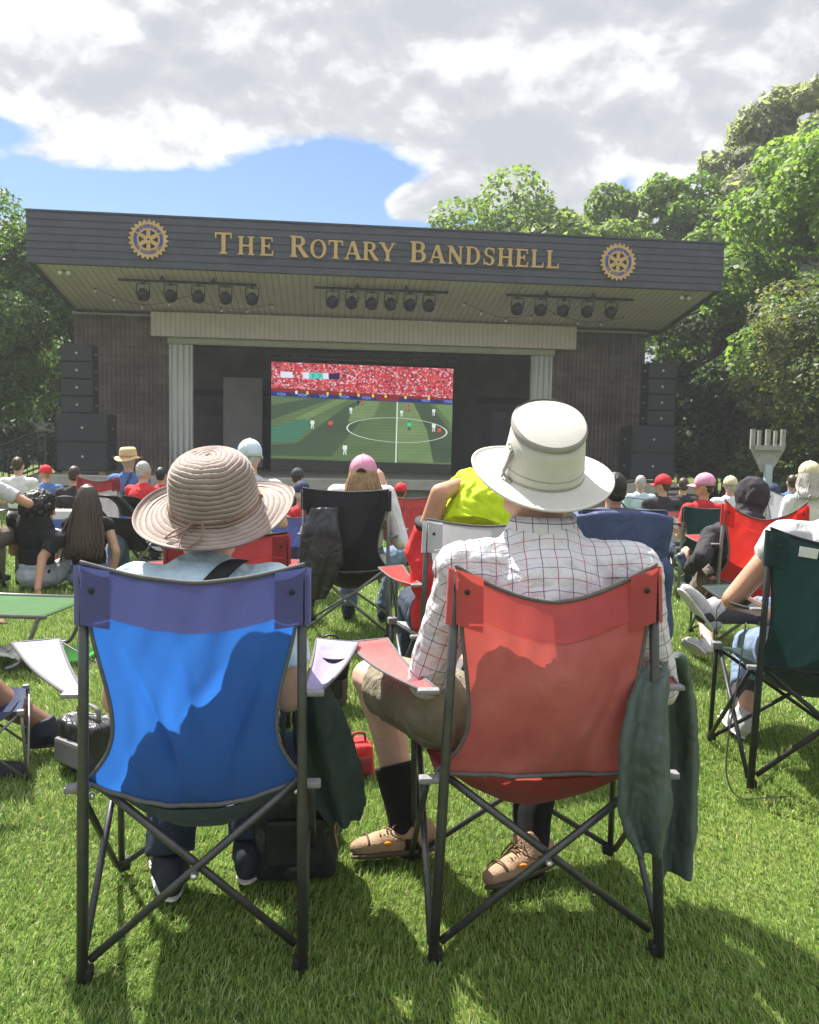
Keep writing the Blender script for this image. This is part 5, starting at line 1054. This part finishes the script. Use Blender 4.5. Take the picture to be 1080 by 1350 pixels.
def white_hat():
    C = mat('white canvas', (.56, .545, .50), .85, .07, 9, .3, 420); G_ = mat('grey stitched canvas', (.30, .29, .27), .85, .1, 30, .2, 300)
    def ov(p, a, k=0): return Vector((p.x*1.0, p.y*1.12, p.z*(1+2.0*p.y)))
    crown = [(.1075, .0), (.1065, .012), (.103, .05), (.098, .09), (.0945, .122)]
    m = MB(); m.lathe(crown, 56, fn=lambda p, a, i: ov(p, a)+Vector((0, 0, .003*math.sin(5*a+i)*(i > 0))))
    o = solid(m.build('canvas_hat', C, MAN), .003)
    m = MB(); m.lathe([(.0950, .120), (.0985, .126), (.0985, .136), (.094, .141)], 56, fn=lambda p, a, i: ov(p, a)); m.build('crown_welt', G_, o)
    m = MB(); m.lathe([(.094, .139), (.075, .146), (.045, .150), (0, .151)], 56, fn=lambda p, a, i: ov(p, a)+Vector((0, 0, .004*math.sin(2*a+1)*(1-i/3)))); m.build('crown_top', C, o)
    prof = []; n = 26
    for i in range(n+1): t = i/n; r_ = .106+.076*t; prof.append((r_, -.001-.034*t+.020*t*t+(.0009*math.cos(i*math.pi))*(1 if t > .25 else .4)))
    def bf(p, a, i):
        t = i/n; up = .030*max(0, -math.cos(a))**2*t*t+.016*max(0, math.cos(a))**2*t*t; return Vector((p.x*1.02, p.y*(1.10-.05*t), p.z+up-.004*t*max(0, -math.sin(a))))
    m = MB(); m.lathe(prof, 72, fn=bf); b = solid(m.build('brim', C, o), .004)
    m = MB(); m.tube([bf(Vector((math.cos(a)*.183, math.sin(a)*.183, prof[-1][1])), a, n) for a in [2*math.pi*k/72 for k in range(73)]], .0036, 6); m.build('brim_edge', mat('white binding', (.6, .58, .54), .8), b)
    m = MB(); m.lathe([(.1068, .028), (.1075, .0295), (.1068, .031)], 56, fn=lambda p, a, i: ov(p, a)); m.lathe([(.1090, .003), (.1105, .0045), (.1085, .007)], 56, fn=lambda p, a, i: ov(p, a)); m.build('seam', G_, o)
    m = MB(); m.tube(arm_pts([(-.094, -.05, .075), (-.101, -.045, .04), (-.108, -.045, .012), (-.100, -.066, .004), (-.09, -.08, -.002)]), .0035, 5); m.tube(arm_pts([(-.092, -.06, .07), (-.104, -.055, .03), (-.112, -.05, .0)]), .003, 5); m.build('hat_cord', G_, o)
    for k in range(2): m = MB(); m.lathe([(.006, 0), (.006, .003), (.003, .003)], 10); m.build('eyelet', STEEL, o, (-.099, -.03-.03*k, .085), (0, R(-85), 0))
    return o
HATW = white_hat(); bpy.context.view_layer.update(); HATW.location = MAN.matrix_world.inverted() @ at(715, 622, 2.07); HATW.scale = (.95, .95, .95); HATW.rotation_euler = (R(23), R(3), -MAN.rotation_euler.z)

def P_(px, Y, **k): q = gx(px, Y); return (q.x, q.y, q.z)
# person with the lime head cloth
q = gx(643, 3.3)
person('person in a red T-shirt, lime green cloth over the head, one arm raised', (q.x-.06, q.y, q.z), R(10), lean=-.02, shirt=TEE_RED, pants=DENIMD, shoe=DKSHOE, skin=SKIN3, vox=.008, sleeve_f=.42, wr=(.009, 10), JW=dict(neck=at(612, 704, 3.46), head=at(626, 664, 3.50), chest=at(598, 755, 3.44), waist=at(592, 810, 3.46), lsh=at(556, 728, 3.46), lel=at(580, 650, 3.36), lha=at(618, 634, 3.50), lhd=Vector((.8, .3, .2)), lpn=Vector((.2, .3, -1)), rsh=at(668, 728, 3.5)), hair='short', hairm=H_BRN)
I = person.last; m = MB(); ellr(m, I['head']+Vector((.0, -.01, .035)), (.125, .135, .110)); ellr(m, I['head']+Vector((.05, -.02, -.02)), (.135, .125, .110)); cone(m, I['head']+Vector((.01, -.03, .01)), I['P']['neck']+Vector((.03, -.05, .02)), .135, .150)
shape('head_cloth', m, .007, LIME, FIG[-1], 3, (.020, 9, 4))
m = MB(); e0, e1 = I['P']['lsh'], I['P']['lel']; c = e0.lerp(e1, .44); m.tube([c, c+(e1-e0).normalized()*.016], .067, 18); m.build('sleeve_cuff', mat('dark cuff trim', (.03, .03, .035), .8), FIG[-1])
# woman in pink cap
q = gx(474, 5.15)
person('person with long blond hair, pink cap and white top in the black chair', (q.x, q.y, q.z), R(-3), lean=-.05, fem=True, shirt=TEE_WHT, sleeve='long', pants=DENIM, shoe=DKSHOE, hair='long', hairm=H_BLD, hair_len=.24, vox=.009, s=.97, J=dict(rel=(.27, .12, .62), rha=(.14, .35, .93), rhd=(-.2, .1, 1), rkn=(.22, .60, .47)), JW=dict(head=at(479, 626, 5.26)))
cap(FIG[-1], PINK, strap=True, sc=.98)
# youth in black tee and girl
q = gnd(50, 776)
person('person with curly black hair and black T-shirt on the grass leaning on one hand', q, R(-18), 'ground', lean=-.06, shirt=TEE_BLK, pants=DENIML, shoe=DKSHOE, hair='curly', hairm=H_BLK, skin=SKIN3, vox=.009, turn=R(-30), JW=dict(rha=gnd(50, 786)+Vector((.0, .0, .06)), rel=at(56, 735, 6.62), rsh=at(74, 712, 6.72), rhd=Vector((.1, -.15, -1)), neck=at(52, 693, 6.85), head=at(54, 674, 6.88)), J=dict(rkn=(.30, .42, .30), ran=(.1, .62, .085)), curl=.2)
q = gnd(118, 776)
person('person with long straight dark hair and black top sitting on the grass', q, R(4), 'ground', lean=-.02, s=.95, fem=True, shirt=TEE_BLK, sleeve='none', pants=DENIM, shoe=DKSHOE, hair='long', hairm=H_DKB, hair_len=.40, skin=SKIN, vox=.009, J=dict(rel=(.24, -.02, .34), rha=(.2, .02, .12), lel=(-.26, .05, .36)))
# left edge
q = gx(-28, 6.5)
person('person in pale grey shirt at the left edge, arm bent behind the head', (q.x-.12, q.y, q.z), R(-10), lean=-.18, shirt=TEE_GREY, pants=BROWNS, shoe=DKSHOE, hair='short', hairm=H_BRN, skin=SKIN3, JW=dict(rel=at(38, 664, 6.6), rha=at(4, 647, 6.7), rhd=Vector((-1, 0, .1)), head=at(-22, 655, 6.75), neck=at(-24, 675, 6.66)), s=.95)
# straw hat man and red-shirted neighbour
q = gx(163, 9.4)
person('person in a straw hat and blue shirt with a dark suspender strap', (q.x, q.y, q.z), R(-8), lean=-.08, shirt=TEE_BLUE, pants=DENIMD, shoe=DKSHOE, hair='short', hairm=H_GRY, s=.98, vox=.011, J=dict(rha=(.30, .36, .76), rhd=(.5, .4, .6)))
straw(FIG[-1], STRAW, mat('tan hat band', (.36, .22, .11), .7))
m = MB(); I = person.last['P']; m.tube(arm_pts([I['neck']+Vector((.07, -.07, .02)), I['chest']+Vector((.02, -.137, .05)), I['waist']+Vector((-.06, -.135, .0))]), .018, 6, flat=.25); m.build('suspender', NAVYC, FIG[-1])
q = gx(170, 8.2)
person('grey haired person in a red T-shirt below the straw hat', (q.x, q.y, q.z), R(-25), lean=.1, shirt=TEE_RED, pants=DENIMD, shoe=DKSHOE, hair='short', hairm=H_GRY, s=.86, vox=.011)
q = gx(94, 8.8)
person('brown haired person sitting low between the curly head and the red and grey chair', (q.x, q.y, q.z), R(0), lean=-.1, shirt=CHAR, pants=DENIMD, shoe=DKSHOE, hair='short', hairm=H_BRN, s=.82, vox=.011)
q = gx(326, 6.0)
person('person in a pale blue cap half hidden behind the brown sun hat', (q.x, q.y, q.z), R(0), lean=-.1, shirt=TEE_GREY, pants=DENIM, shoe=DKSHOE, hair='short', hairm=H_GRY, vox=.011, s=.97); cap(FIG[-1], PBLUEC)
q = gx(398, 6.75)
person('person in a navy cap and red shirt in the violet armed chair', (q.x, q.y, q.z), R(6), lean=-.2, shirt=TEE_RED, pants=DENIM, shoe=DKSHOE, hair='short', hairm=H_GRY, vox=.010, s=.74, skin=SKIN3); cap(FIG[-1], NAVYC)
q = gx(391, 9.6)
person('person in a dark grey cap near the stage left of the pink cap', (q.x, q.y, q.z), R(0), lean=-.1, shirt=CHAR, pants=DENIM, shoe=DKSHOE, hair='short', hairm=H_BRN, vox=.011, s=.84); cap(FIG[-1], mat('dark grey cap', (.05, .05, .055), .8))
q = gx(529, 8.7)
person('small person in a red cap near the stage beside the dull red chair', (q.x, q.y, q.z), R(0), lean=-.05, shirt=TEE_RED, pants=DENIM, shoe=DKSHOE, hair='short', hairm=H_BRN, vox=.011, s=.72); cap(FIG[-1], REDC)
q = gx(811, 4.75)
person('dark haired person slouching in the navy chair', (q.x, q.y, q.z), R(3), lean=-.28, shirt=CHAR, pants=DENIMD, shoe=DKSHOE, hair='short', hairm=H_BLK, vox=.010, s=.86)
q = gx(881, 8.45)
person('child in a red cap in the red and white chair', (q.x, q.y, q.z), R(10), lean=-.1, shirt=CHAR, pants=DENIMD, shoe=DKSHOE, hair='short', hairm=H_BRN, vox=.010, s=.83, turn=R(35)); cap(FIG[-1], REDC)
q = gx(938, 6.95)
person('person in a pink cap and red top on the right in the dark green chair', (q.x, q.y, q.z), R(10), lean=-.1, shirt=TEE_RED, pants=DENIMD, shoe=DKSHOE, hair='short', hairm=H_BRN, vox=.010, s=.83, turn=R(48), fem=True); cap(FIG[-1], PINK, strap=True)
for px_, Y_, s_, sh_, hm_, cp_, lb_ in ((20, 10.5, .92, TEE_WHT, H_BRN, None, 'person in white with brown hair far left below the stair railing'), (57, 10.8, .84, TEE_BLUE, H_BLD, REDC, 'small person in blue with a red cap far left near the stage ledge'), (210, 10.2, .84, TEE_RED, H_BLK, None, 'black haired person in red between the straw hat and the brown sun hat'), (848, 10.8, .86, PALEB, H_GRY, None, 'grey haired person in pale blue beside the black bicycle'), (905, 10.5, .84, CHAR, H_BRN, None, 'brown haired person in charcoal between the red cap and the pink cap'), (968, 9.5, .84, TEE_WHT, H_GRY, CREAMC, 'person in a cream cap just left of the charcoal hood'), (1050, 11, .90, TEE_BLUE, H_BRN, None, 'brown haired person in blue far right behind the navy cap')):
    q = gx(px_, Y_)
    person(lb_, (q.x, q.y, q.z), R(-px_/90+6), lean=-.1, shirt=sh_, pants=DENIMD, shoe=DKSHOE, hair='short', hairm=hm_, vox=.012, s=s_)
    if cp_: cap(FIG[-1], cp_)
# hooded person
q = gx(1000, 4.95)
HOODP = person('person in a charcoal hoodie with the hood up holding a blue can', (q.x-.02, q.y+.05, q.z), R(10), lean=.12, shirt=CHAR, sleeve='long', hood=True, pants=BROWNS, plen=.95, shoe=GREYSHOE, solec=WSOLE, skin=SKIN, hair='short', hairm=H_BRN, vox=.010, s=.97, side_lean=-.10,
    JW=dict(lha=at(907, 752, 5.3), lel=at(925, 735, 4.95), lsh=at(938, 708, 5.12), rsh=at(1012, 702, 5.16), chest=at(972, 735, 5.14), head=at(990, 656, 5.2), neck=at(980, 690, 5.16), lkn=at(925, 778, 5.5), lan=gnd(932, 868)+Vector((0, 0, .085)), lhd=Vector((-.15, .2, .9)), lpn=Vector((.6, .5, 0))), turn=R(20), curl=.9)
q = gx(1022, 7.95)
person('person in a navy cap at the right edge in the pale grey chair', (q.x, q.y, q.z), R(8), lean=-.2, shirt=TEE_GREY, pants=DENIMD, shoe=DKSHOE, hair='short', hairm=H_BRN, vox=.011, s=.78, turn=R(40)); cap(FIG[-1], NAVYC)
q = gx(1078, 7.0)
person('person in a cream cap with bushy grey hair and white top at the right edge', (q.x, q.y, q.z), R(5), lean=-.08, shirt=TEE_WHT, sleeve='long', pants=DENIML, shoe=DKSHOE, hair='long', hairm=H_GRY, hair_len=.10, vox=.010, s=.92, fem=True); cap(FIG[-1], CREAMC)
# person in the dark green chair, one leg crossed
g_ = GREEN_CH.location
person('person in jeans in the dark green chair with one grey trainer crossed over', (g_.x+.02, g_.y+.04, 0), R(-6), lean=-.15, shirt=TEE_GREY, pants=DENIM, shoe=GREYSHOE, solec=WSOLE, sock=(mat('charcoal sock', (.05, .05, .055), .95), .8), skin=SKIN3, hair='short', hairm=H_GRY, vox=.008,
    JW=dict(lel=at(966, 790, 3.08), lha=at(1010, 806, 3.40), lsh=at(1034, 712, 3.05), neck=at(1120, 692, 3.02), head=at(1160, 645, 3.1), chest=at(1110, 745, 3.02), waist=at(1105, 830, 3.04), ran=at(940, 800, 3.62), rtoe=Vector((-.62, -.1, .74)), rkn=at(1085, 812, 3.72), lan=gnd(985, 975)+Vector((0, .05, .085)), lkn=at(988, 850, 3.72), ltoe=Vector((.1, 1, 0))), sleeve_f=.3, pend=.62)
# person at the left edge, only a leg in view
person('person at the left edge, brown calf showing above the grass', (-1.75, 2.83, 0), R(-68), lean=-.35, shirt=TEE_BLK, pants=DENIMD, plen=.9, shoe=DKSHOE, skin=SKIN2, hair='short', hairm=H_BLK, vox=.009, J=dict(pel=(0, .05, .32)), JW=dict(lkn=at(-12, 912, 3.05), lan=at(62, 956, 3.1), ltoe=Vector((.9, .25, .1)), rkn=at(-45, 905, 2.8), ran=at(-35, 1005, 2.85)))

# ------------------------------------------------------------------ jackets, bags and other things between the chairs
def cloth(name, label, cat, tubes, m_, vox=.006, wr=(.006, 14), parent=None, seed=1):
    mb = MB()
    for path, rx, ry, folds, amp in tubes:
        P = arm_pts(path, 6); n = 40; N_ = len(P); vs = []; fs = []
        for i, p in enumerate(P):
            q = i/(N_-1)*(len(rx)-1); k = min(int(q), len(rx)-2); f = q-k; X = rx[k]+(rx[k+1]-rx[k])*f; Y = ry[k]+(ry[k+1]-ry[k])*f
            for j in range(n):
                a = 2*math.pi*j/n; md = 1+amp*math.sin(folds*a+seed+1.3*math.sin(i*.18))+amp*.6*math.sin((folds*2+1)*a+i*.1)
                vs.append(Vector((p.x+X*math.cos(a)*(1+.06*math.sin(i*.35+seed)), p.y+Y*.62*math.sin(a)+amp*.052*(.35+.65*i/N_)*math.sin(folds*1.7*math.cos(a)+seed*1.3+.02*i), p.z)))
        for i in range(N_-1):
            for j in range(n): fs.append((i*n+j, i*n+(j+1) % n, (i+1)*n+(j+1) % n, (i+1)*n+j))
        fs.append(tuple(range(n-1, -1, -1))); fs.append(tuple(range((N_-1)*n, N_*n))); mb.add(vs, fs)
    me = remesh(mb, vox, 2); wrinkle(me, wr[0], wr[1], seed); me.materials.append(m_); me.polygons.foreach_set('use_smooth', [True]*len(me.polygons))
    return tag(link(name, me), label, cat, 'jackets hung on the chairs' if cat == 'jacket' else None)
DKGREEN = mat('dark green nylon', (.072, .098, .088), .62, .12, 8, .15, 250, crease=.5, cs=9); NYLON = mat('black nylon', (.022, .023, .028), .36, .2, 9, .1, 60, spec=.5, crease=.9, cs=9); NAVYN = mat('navy nylon', (.045, .065, .15), .6, .12, 8, .2, 120, crease=.6, cs=8)
cloth('jacket', 'dark green jacket hanging from the right arm of the bleached red chair', 'jacket', [
    ([at(870, 866, 1.95), at(858, 900, 1.84), at(850, 980, 1.79), at(852, 1070, 1.78), at(860, 1128, 1.78)], [.024, .050, .064, .064, .032], [.03, .035, .035, .03, .02], 3, .55),
    ([at(868, 872, 1.99), at(884, 866, 2.10), at(896, 935, 2.15), at(897, 1050, 2.15), at(893, 1152, 2.13)], [.03, .045, .054, .055, .058], [.04, .05, .035, .03, .03], 3, .6)], DKGREEN, seed=2)
cloth('jacket', 'dark green jacket hanging from the right arm of the blue chair', 'jacket', [
    ([at(412, 905, 2.08), at(420, 945, 2.10), at(434, 1010, 2.12), at(448, 1060, 2.14), at(455, 1086, 2.15)], [.045, .076, .082, .072, .04], [.05, .06, .055, .045, .03], 3, .5)], mat('faded dark green nylon', (.050, .075, .070), .62, .15, 8, .15, 250, crease=.5, cs=9), seed=3)
cloth('jacket', 'shiny black jacket slung over the left corner of the black chair', 'jacket', [
    ([at(428, 668, 5.02), at(424, 700, 4.97), at(422, 740, 4.96), at(416, 790, 4.98)], [.09, .12, .13, .07], [.07, .06, .06, .05], 4, .14), ([at(408, 690, 5.0), at(404, 745, 5.0), at(404, 800, 5.0)], [.04, .06, .05], [.05, .05, .04], 3, .18)], NYLON, .008, (.008, 7), seed=4)
def sheet_jacket():
    mb = MB(); c = NAV_CH.matrix_world if False else Matrix.Translation(NAV_CH.location) @ Matrix.Rotation(NAV_CH.rotation_euler.z, 4, 'Z')
    def f(u, v):
        x = (u-.5)*.545; z = .895-.50*v-.03*abs(2*u-1)**3*(1-v); y = -.075-.02*math.sin(math.pi*u)-.03*v; 
        if v < .08: y += .10*(1-v/.08)**1.5; z -= .02*(1-v/.08)
        y += .016*mnoise.noise(Vector((u*5, v*2.2, 3)))+.012*mnoise.noise(Vector((u*9+v*3, v*2, 8))); x *= 1-.10*v+.03*math.sin(v*9)
        return c @ Vector((x, y, z))
    mb.grid(f, 40, 40)
    o = solid(tag(mb.build('jacket', NAVYN), 'navy jacket draped over the whole back of the navy chair', 'jacket', 'jackets hung on the chairs'), .012)
    s_ = MB()
    P = arm_pts([c @ Vector(p) for p in ((.20, -.10, .60), (.235, -.12, .48), (.24, -.13, .30), (.225, -.12, .14))], 6); s_.tube(P, [.055+.02*math.sin(i*.5) for i in range(len(P))], 14, flat=.7); e = s_.build('sleeve', NAVYN, o); return o
sheet_jacket()
# blue drink can in the hooded person's hand
t = empty('drink_can', at(906, 752, 5.27), 0, 'blue and white drink can held by the hooded person', 'can'); t.rotation_euler = (R(-10), R(-25), 0)
m = MB(); m.lathe([(.022, -.006), (.031, 0), (.033, .006), (.033, .108), (.029, .118), (.026, .120), (.024, .116), (0, .116)], 20); m.build('can_body', mat('blue printed can', (.05, .18, .55), .3, .9, 14, metal=.3, var2=(.5, .6, .75)), t)
m = MB(); m.lathe([(.026, .1205), (.027, .121), (.024, .1165), (.0, .1168)], 20); m.build('can_top', STEEL, t)
# bags
def bag(name, label, cat, loc, rz, d, m_, m2, seed):
    t = empty(name, loc, rz, label, cat, 'bags on the grass'); mb = MB(); mb.box((0, 0, d[2]/2), d, bev=min(d)*.22); k = remesh(mb, .008, 4); wrinkle(k, .012, 8, seed); k.materials.append(m_); link('bag_body', k, t)
    m = MB(); m.tube(arm_pts([(-d[0]*.25, 0, d[2]*.95), (-d[0]*.2, 0, d[2]*1.22), (d[0]*.2, 0, d[2]*1.22), (d[0]*.25, 0, d[2]*.95)]), .010, 6, flat=.5); m.build('bag_handle', m2, t)
    m = MB(); m.box((0, -d[1]/2-.004, d[2]*.42), (d[0]*.66, .03, d[2]*.48), bev=.012); m.build('bag_pocket', m2, t); return t
bag('backpack', 'black backpack on the grass in front of the blue chair', 'backpack', gnd(388, 1142), R(8), (.24, .18, .28), NYLON, PLAST, 3)
bag('shoulder_bag', 'black and grey shoulder bag lying left of the blue chair', 'bag', gnd(118, 1012), R(-35), (.24, .15, .19), NYLON, mat('grey bag panel', (.16, .16, .165), .7), 4)
bag('red_bag', 'small red cloth bag beside the left calf of the man in the white hat', 'bag', gnd(472, 1018), R(20), (.10, .11, .12), TEE_RED, DKRED, 5)
bag('tote_bag', 'dark tote bag hanging low beside the red armed chair', 'bag', (gx(437, 3.7).x, 3.75, 0), R(10), (.16, .14, .26), mat('dark taupe cloth', (.14, .10, .10), .9), PLAST, 6)
t = empty('striped_bag', gx(88, 7.9), R(12), 'red, white and blue striped tote bag beside the curly haired person', 'bag', 'bags on the grass')
for k, (c_, nm) in enumerate((((.6, .6, .6), 'white'), ((.08, .14, .36), 'blue'), ((.6, .6, .6), 'white'), ((.55, .07, .05), 'red'), ((.6, .6, .6), 'white'), ((.5, .08, .06), 'red'))): m = MB(); m.box((0, 0, .58-k*.085), (.34-.012*k, .24, .084), bev=.01); m.build('stripe_panel', mat('striped cloth '+nm, c_, .8), t)
m = MB(); m.tube(arm_pts([(-.1, -.1, .62), (-.08, -.1, .74), (.08, -.1, .74), (.1, -.1, .62)]), .012, 6); m.build('bag_handle', PLAST, t)
# folded umbrella tip / shoe end by the bag
m = MB(); b = m; b.lathe([(.012, -.20), (.020, -.12), (.034, -.02), (.042, .05), (.036, .06), (0, .06)], 18, fn=lambda p, a, i: p*(1+.12*math.cos(6*a))); o = b.build('umbrella', mat('dark grey umbrella cloth', (.07, .075, .085), .6, .15, 20)); g0 = gnd(428, 1105); o.location = (g0.x-.02, g0.y, .04); o.rotation_euler = (0, R(82), R(20)); tag(o, 'end of a dark grey folded umbrella on the grass by the backpack', 'umbrella')
# green low cot and white cloth at the left
g0 = gnd(55, 868); t = empty('camp_cot', (g0.x-.45, g0.y+.05, 0), R(-4), 'low green camp cot with curved steel legs at the left edge', 'camp cot')
m = MB(); m.grid(lambda u, v: (-.75+1.35*u, -.28+.56*v, .285-.022*math.sin(math.pi*u)*math.sin(math.pi*v)), 24, 8); solid(m.build('cot_sheet', fabric('grass green polyester', (.05, .15, .04), .25), t), .006)
for y in (-.28, .28): m = MB(); m.tube([(-.76, y, .288), (.62, y, .288)], .012, 8); m.build('side_rail', GTUBE, t)
for x in (-.55, .50): m = MB(); m.tube(arm_pts([(x+.08, -.28, .285), (x+.04, -.285, .18), (x-.02, -.28, .05), (x-.10, -.26, .010), (x-.10, .26, .010), (x-.02, .28, .05), (x+.08, .28, .285)]), .012, 8); m.build('leg', GTUBE, t)
c0 = gnd(18, 878); cloth('cloth_bundle', 'crumpled white cloth on the grass in front of the green cot', 'cloth', [([c0+Vector((-.20, .05, .05)), c0+Vector((-.05, .0, .09)), c0+Vector((.10, -.02, .05)), c0+Vector((.17, 0, .02))], [.10, .13, .10, .03], [.12, .13, .10, .04], 3, .15)], TEE_WHT, .008, (.022, 10), seed=6)
c0 = gnd(100, 868); m = MB(); m.lathe([(0, .025), (.10, .024), (.125, .018), (.13, .004), (.12, .0)], 24); o = m.build('flying_disc', mat('bright green plastic', (.10, .45, .08), .4)); o.location = (c0.x-.03, c0.y, .01); o.rotation_euler = (R(6), 0, 0); tag(o, 'bright green flying disc on the grass by the white cloth', 'flying disc')
# stroller
q = gx(176, 7.3); t = empty('stroller', q, R(-30), 'dark folded stroller with black wheels beside the red and grey chair', 'stroller')
for x in (-.22, .22):
    for y in (-.28, .30):
        m = MB(); m.tube([(x+.0+.09*0, y+.09*math.cos(a), .10+.09*math.sin(a)) for a in [2*math.pi*k/20 for k in range(21)]], .016, 6); w_ = m.build('wheel', PLAST, t); m = MB(); m.tube([(x-.02, y, .10), (x+.02, y, .10)], .02, 8)
        for k in range(6): a = k*math.pi/3; m.tube([(x, y, .1), (x, y+.085*math.cos(a), .1+.085*math.sin(a))], .005, 4)
        m.build('rim', GTUBE, w_)
    m = MB(); m.tube(arm_pts([(x, .30, .12), (x, .05, .42), (x, -.25, .72), (x, -.35, .80)]), .014, 6); m.tube([(x, -.28, .12), (x, .05, .42)], .014, 6); m.build('side_frame', TUBE, t)
m = MB(); m.grid(lambda u, v: (-.20+.40*u, .25-.45*v, .30+.30*v*v-.05*math.sin(math.pi*v)), 8, 10); solid(m.build('stroller_seat', BLACKF, t), .02)
m = MB(); m.grid(lambda u, v: (-.21+.42*u, -.22+.30*math.sin(v*1.6)-.05, .60+.20*math.cos(v*1.6)), 8, 10); solid(m.build('stroller_hood', BLACKF, t), .012)
m = MB(); m.tube([(-.22, -.35, .80), (.22, -.35, .80)], .014, 6); m.build('handlebar', PLAST, t)
# bicycle by the stage
q = gx(858, 9.6); t = empty('bicycle', q, R(62), 'black bicycle standing by the right end of the stage ledge', 'bicycle')
for y in (-.52, .52):
    m = MB(); m.tube([(0, y+.33*math.cos(a), .34+.33*math.sin(a)) for a in [2*math.pi*k/36 for k in range(37)]], .02, 7); w_ = m.build('tyre', PLAST, t); m = MB()
    for k in range(14): a = k*math.pi/7; m.tube([(0, y, .34), (0, y+.31*math.cos(a), .34+.31*math.sin(a))], .003, 4)
    m.tube([(-.04, y, .34), (.04, y, .34)], .02, 8); m.build('spokes', STEEL, w_)
m = MB(); fr = [(0, -.52, .34), (0, -.08, .32), (0, .38, .82), (0, -.18, .80)]; m.tube([fr[0], fr[1], fr[2], fr[3], fr[0]], .016, 8); m.tube([fr[1], fr[3]], .016, 8); m.tube([(0, .35, .92), (0, .42, .62), (0, .52, .34)], .016, 8); m.tube([fr[3], (0, -.21, .93)], .014, 8); m.build('bike_frame', TUBE, t)
m = MB(); m.tube(arm_pts([(-.30, .25, 1.0), (-.22, .33, .98), (0, .37, .95), (.22, .33, .98), (.30, .25, 1.0)]), .014, 7); m.tube([(0, .37, .95), (0, .35, .9)], .014, 7); m.build('handlebar', PLAST, t)
m = MB(); m.sphere((0, -.24, .95), (.07, .13, .03), 12, 6); m.build('saddle', PLAST, t)
# forked grey post
q = gx(1014, 14); t = empty('forked_post', q, R(3), 'weathered grey post with a wide forked slatted head at the right', 'post')
GW = mat('weathered grey boards', (.29, .285, .265), .9, .25, 9, .6, 60); GM = mat('blue grey painted steel', (.36, .44, .52), .5, .1, 6)
z0 = lambda y_: at(1014, y_, 14).z-q.z
zt, zs, zw = z0(566), z0(592), z0(622)
m = MB(); m.prism([(-.085, zw-.01), (.085, zw-.01), (.30, zs), (.30, zs+.03), (-.30, zs+.03), (-.30, zs)], .05, .09); m.build('fork_plate', GW, t)
for k, (x, w, top) in enumerate(((-.265, .075, 0), (-.15, .05, -.02), (0, .075, 0), (.13, .05, -.02), (.265, .075, 0))): m = MB(); m.box((x, .07, (zs+.03+zt+top)/2), (w, .05, zt+top-zs-.03), bev=.004); m.build('slat', GW, t)
m = MB(); m.box((0, .02, zs+.02), (.50, .04, .085), bev=.004); m.build('cross_rail', GW, t)
m = MB(); m.box((0, .0, (zw+.12)/2), (.115, .09, zw+.12), bev=.006); m.build('post', GM, t)
m = MB(); m.tube([(.03, 0, .42), (.26, 0, .10)], .055, 4); m.build('brace', GM, t); m = MB(); m.box((.22, 0, .08), (.5, .35, .30), bev=.02); m.build('footing', CONC, t)
# bin far behind
q = gx(969, 38); t = empty('recycling_bin', q, 0, 'small blue recycling bin under the dark trees on the right', 'bin'); m = MB(); m.lathe([(.18, 0), (.22, .8), (.24, .82)], 16); m.build('bin_body', mat('blue bin plastic', (.06, .22, .55), .5), t); m = MB(); m.lathe([(.25, .82), (.25, .86), (.1, .92), (0, .92)], 16); m.build('lid', mat('blue bin plastic', (.06, .22, .55), .5), t)
# stair railing and steps at the left end of the stage
t = empty('stair_railing', BM @ Vector((-7.95, .2, -.45)), BA, 'black steel stair railing at the left end of the stage', 'railing')
for y in (0, 1.25):
    m = MB(); m.tube([(0, y, 1.85), (-.25, y, 1.85), (-2.3, y, .98)], .03, 8); m.build('top_rail', PLAST, t)
    m = MB(); m.tube([(0, y, 1.02), (-.25, y, 1.0), (-2.3, y, .14)], .024, 8); m.build('bottom_rail', PLAST, t)
    for k in range(17): x = -.05-k*.14; zt_ = 1.85+min(0, (x+.25))*.424; zb_ = 1.0+min(0, (x+.25))*.42; m = MB(); m.tube([(x, y, zb_ if k % 8 else max(0, zb_-1)), (x, y, zt_)], .011 if k % 8 else .026, 6); m.build('baluster' if k % 8 else 'rail_post', PLAST, t)
t = empty('stage_steps', BM @ Vector((-7.95, .25, -.45)), BA, 'concrete steps up to the left end of the stage', 'steps')
for k in range(5): m = MB(); m.box((-.22-k*.36, .62, (.86-k*.172)/2), (.358, 1.15, .86-k*.172), bev=.01); m.build('step', CONC2, t)

# ------------------------------------------------------------------ added haze volume standing in for lens veil, lifts dark tones
m = MB(); m.box((0, 40, 12), (190, 190, 27)); hz = m.build('haze', None)
M = bpy.data.materials.new('air'); M.use_nodes = True; N = M.node_tree.nodes; N.remove(N['Principled BSDF']); pv = N.new('ShaderNodeVolumePrincipled'); pv.inputs['Color'].default_value = (.86, .90, .95, 1); pv.inputs['Density'].default_value = .0014; pv.inputs['Anisotropy'].default_value = .2
M.node_tree.links.new(pv.outputs[0], N['Material Output'].inputs['Volume']); hz.data.materials.clear(); hz.data.materials.append(M); tag(hz, 'added thin haze volume imitating lens veil', 'haze', kind='stuff')
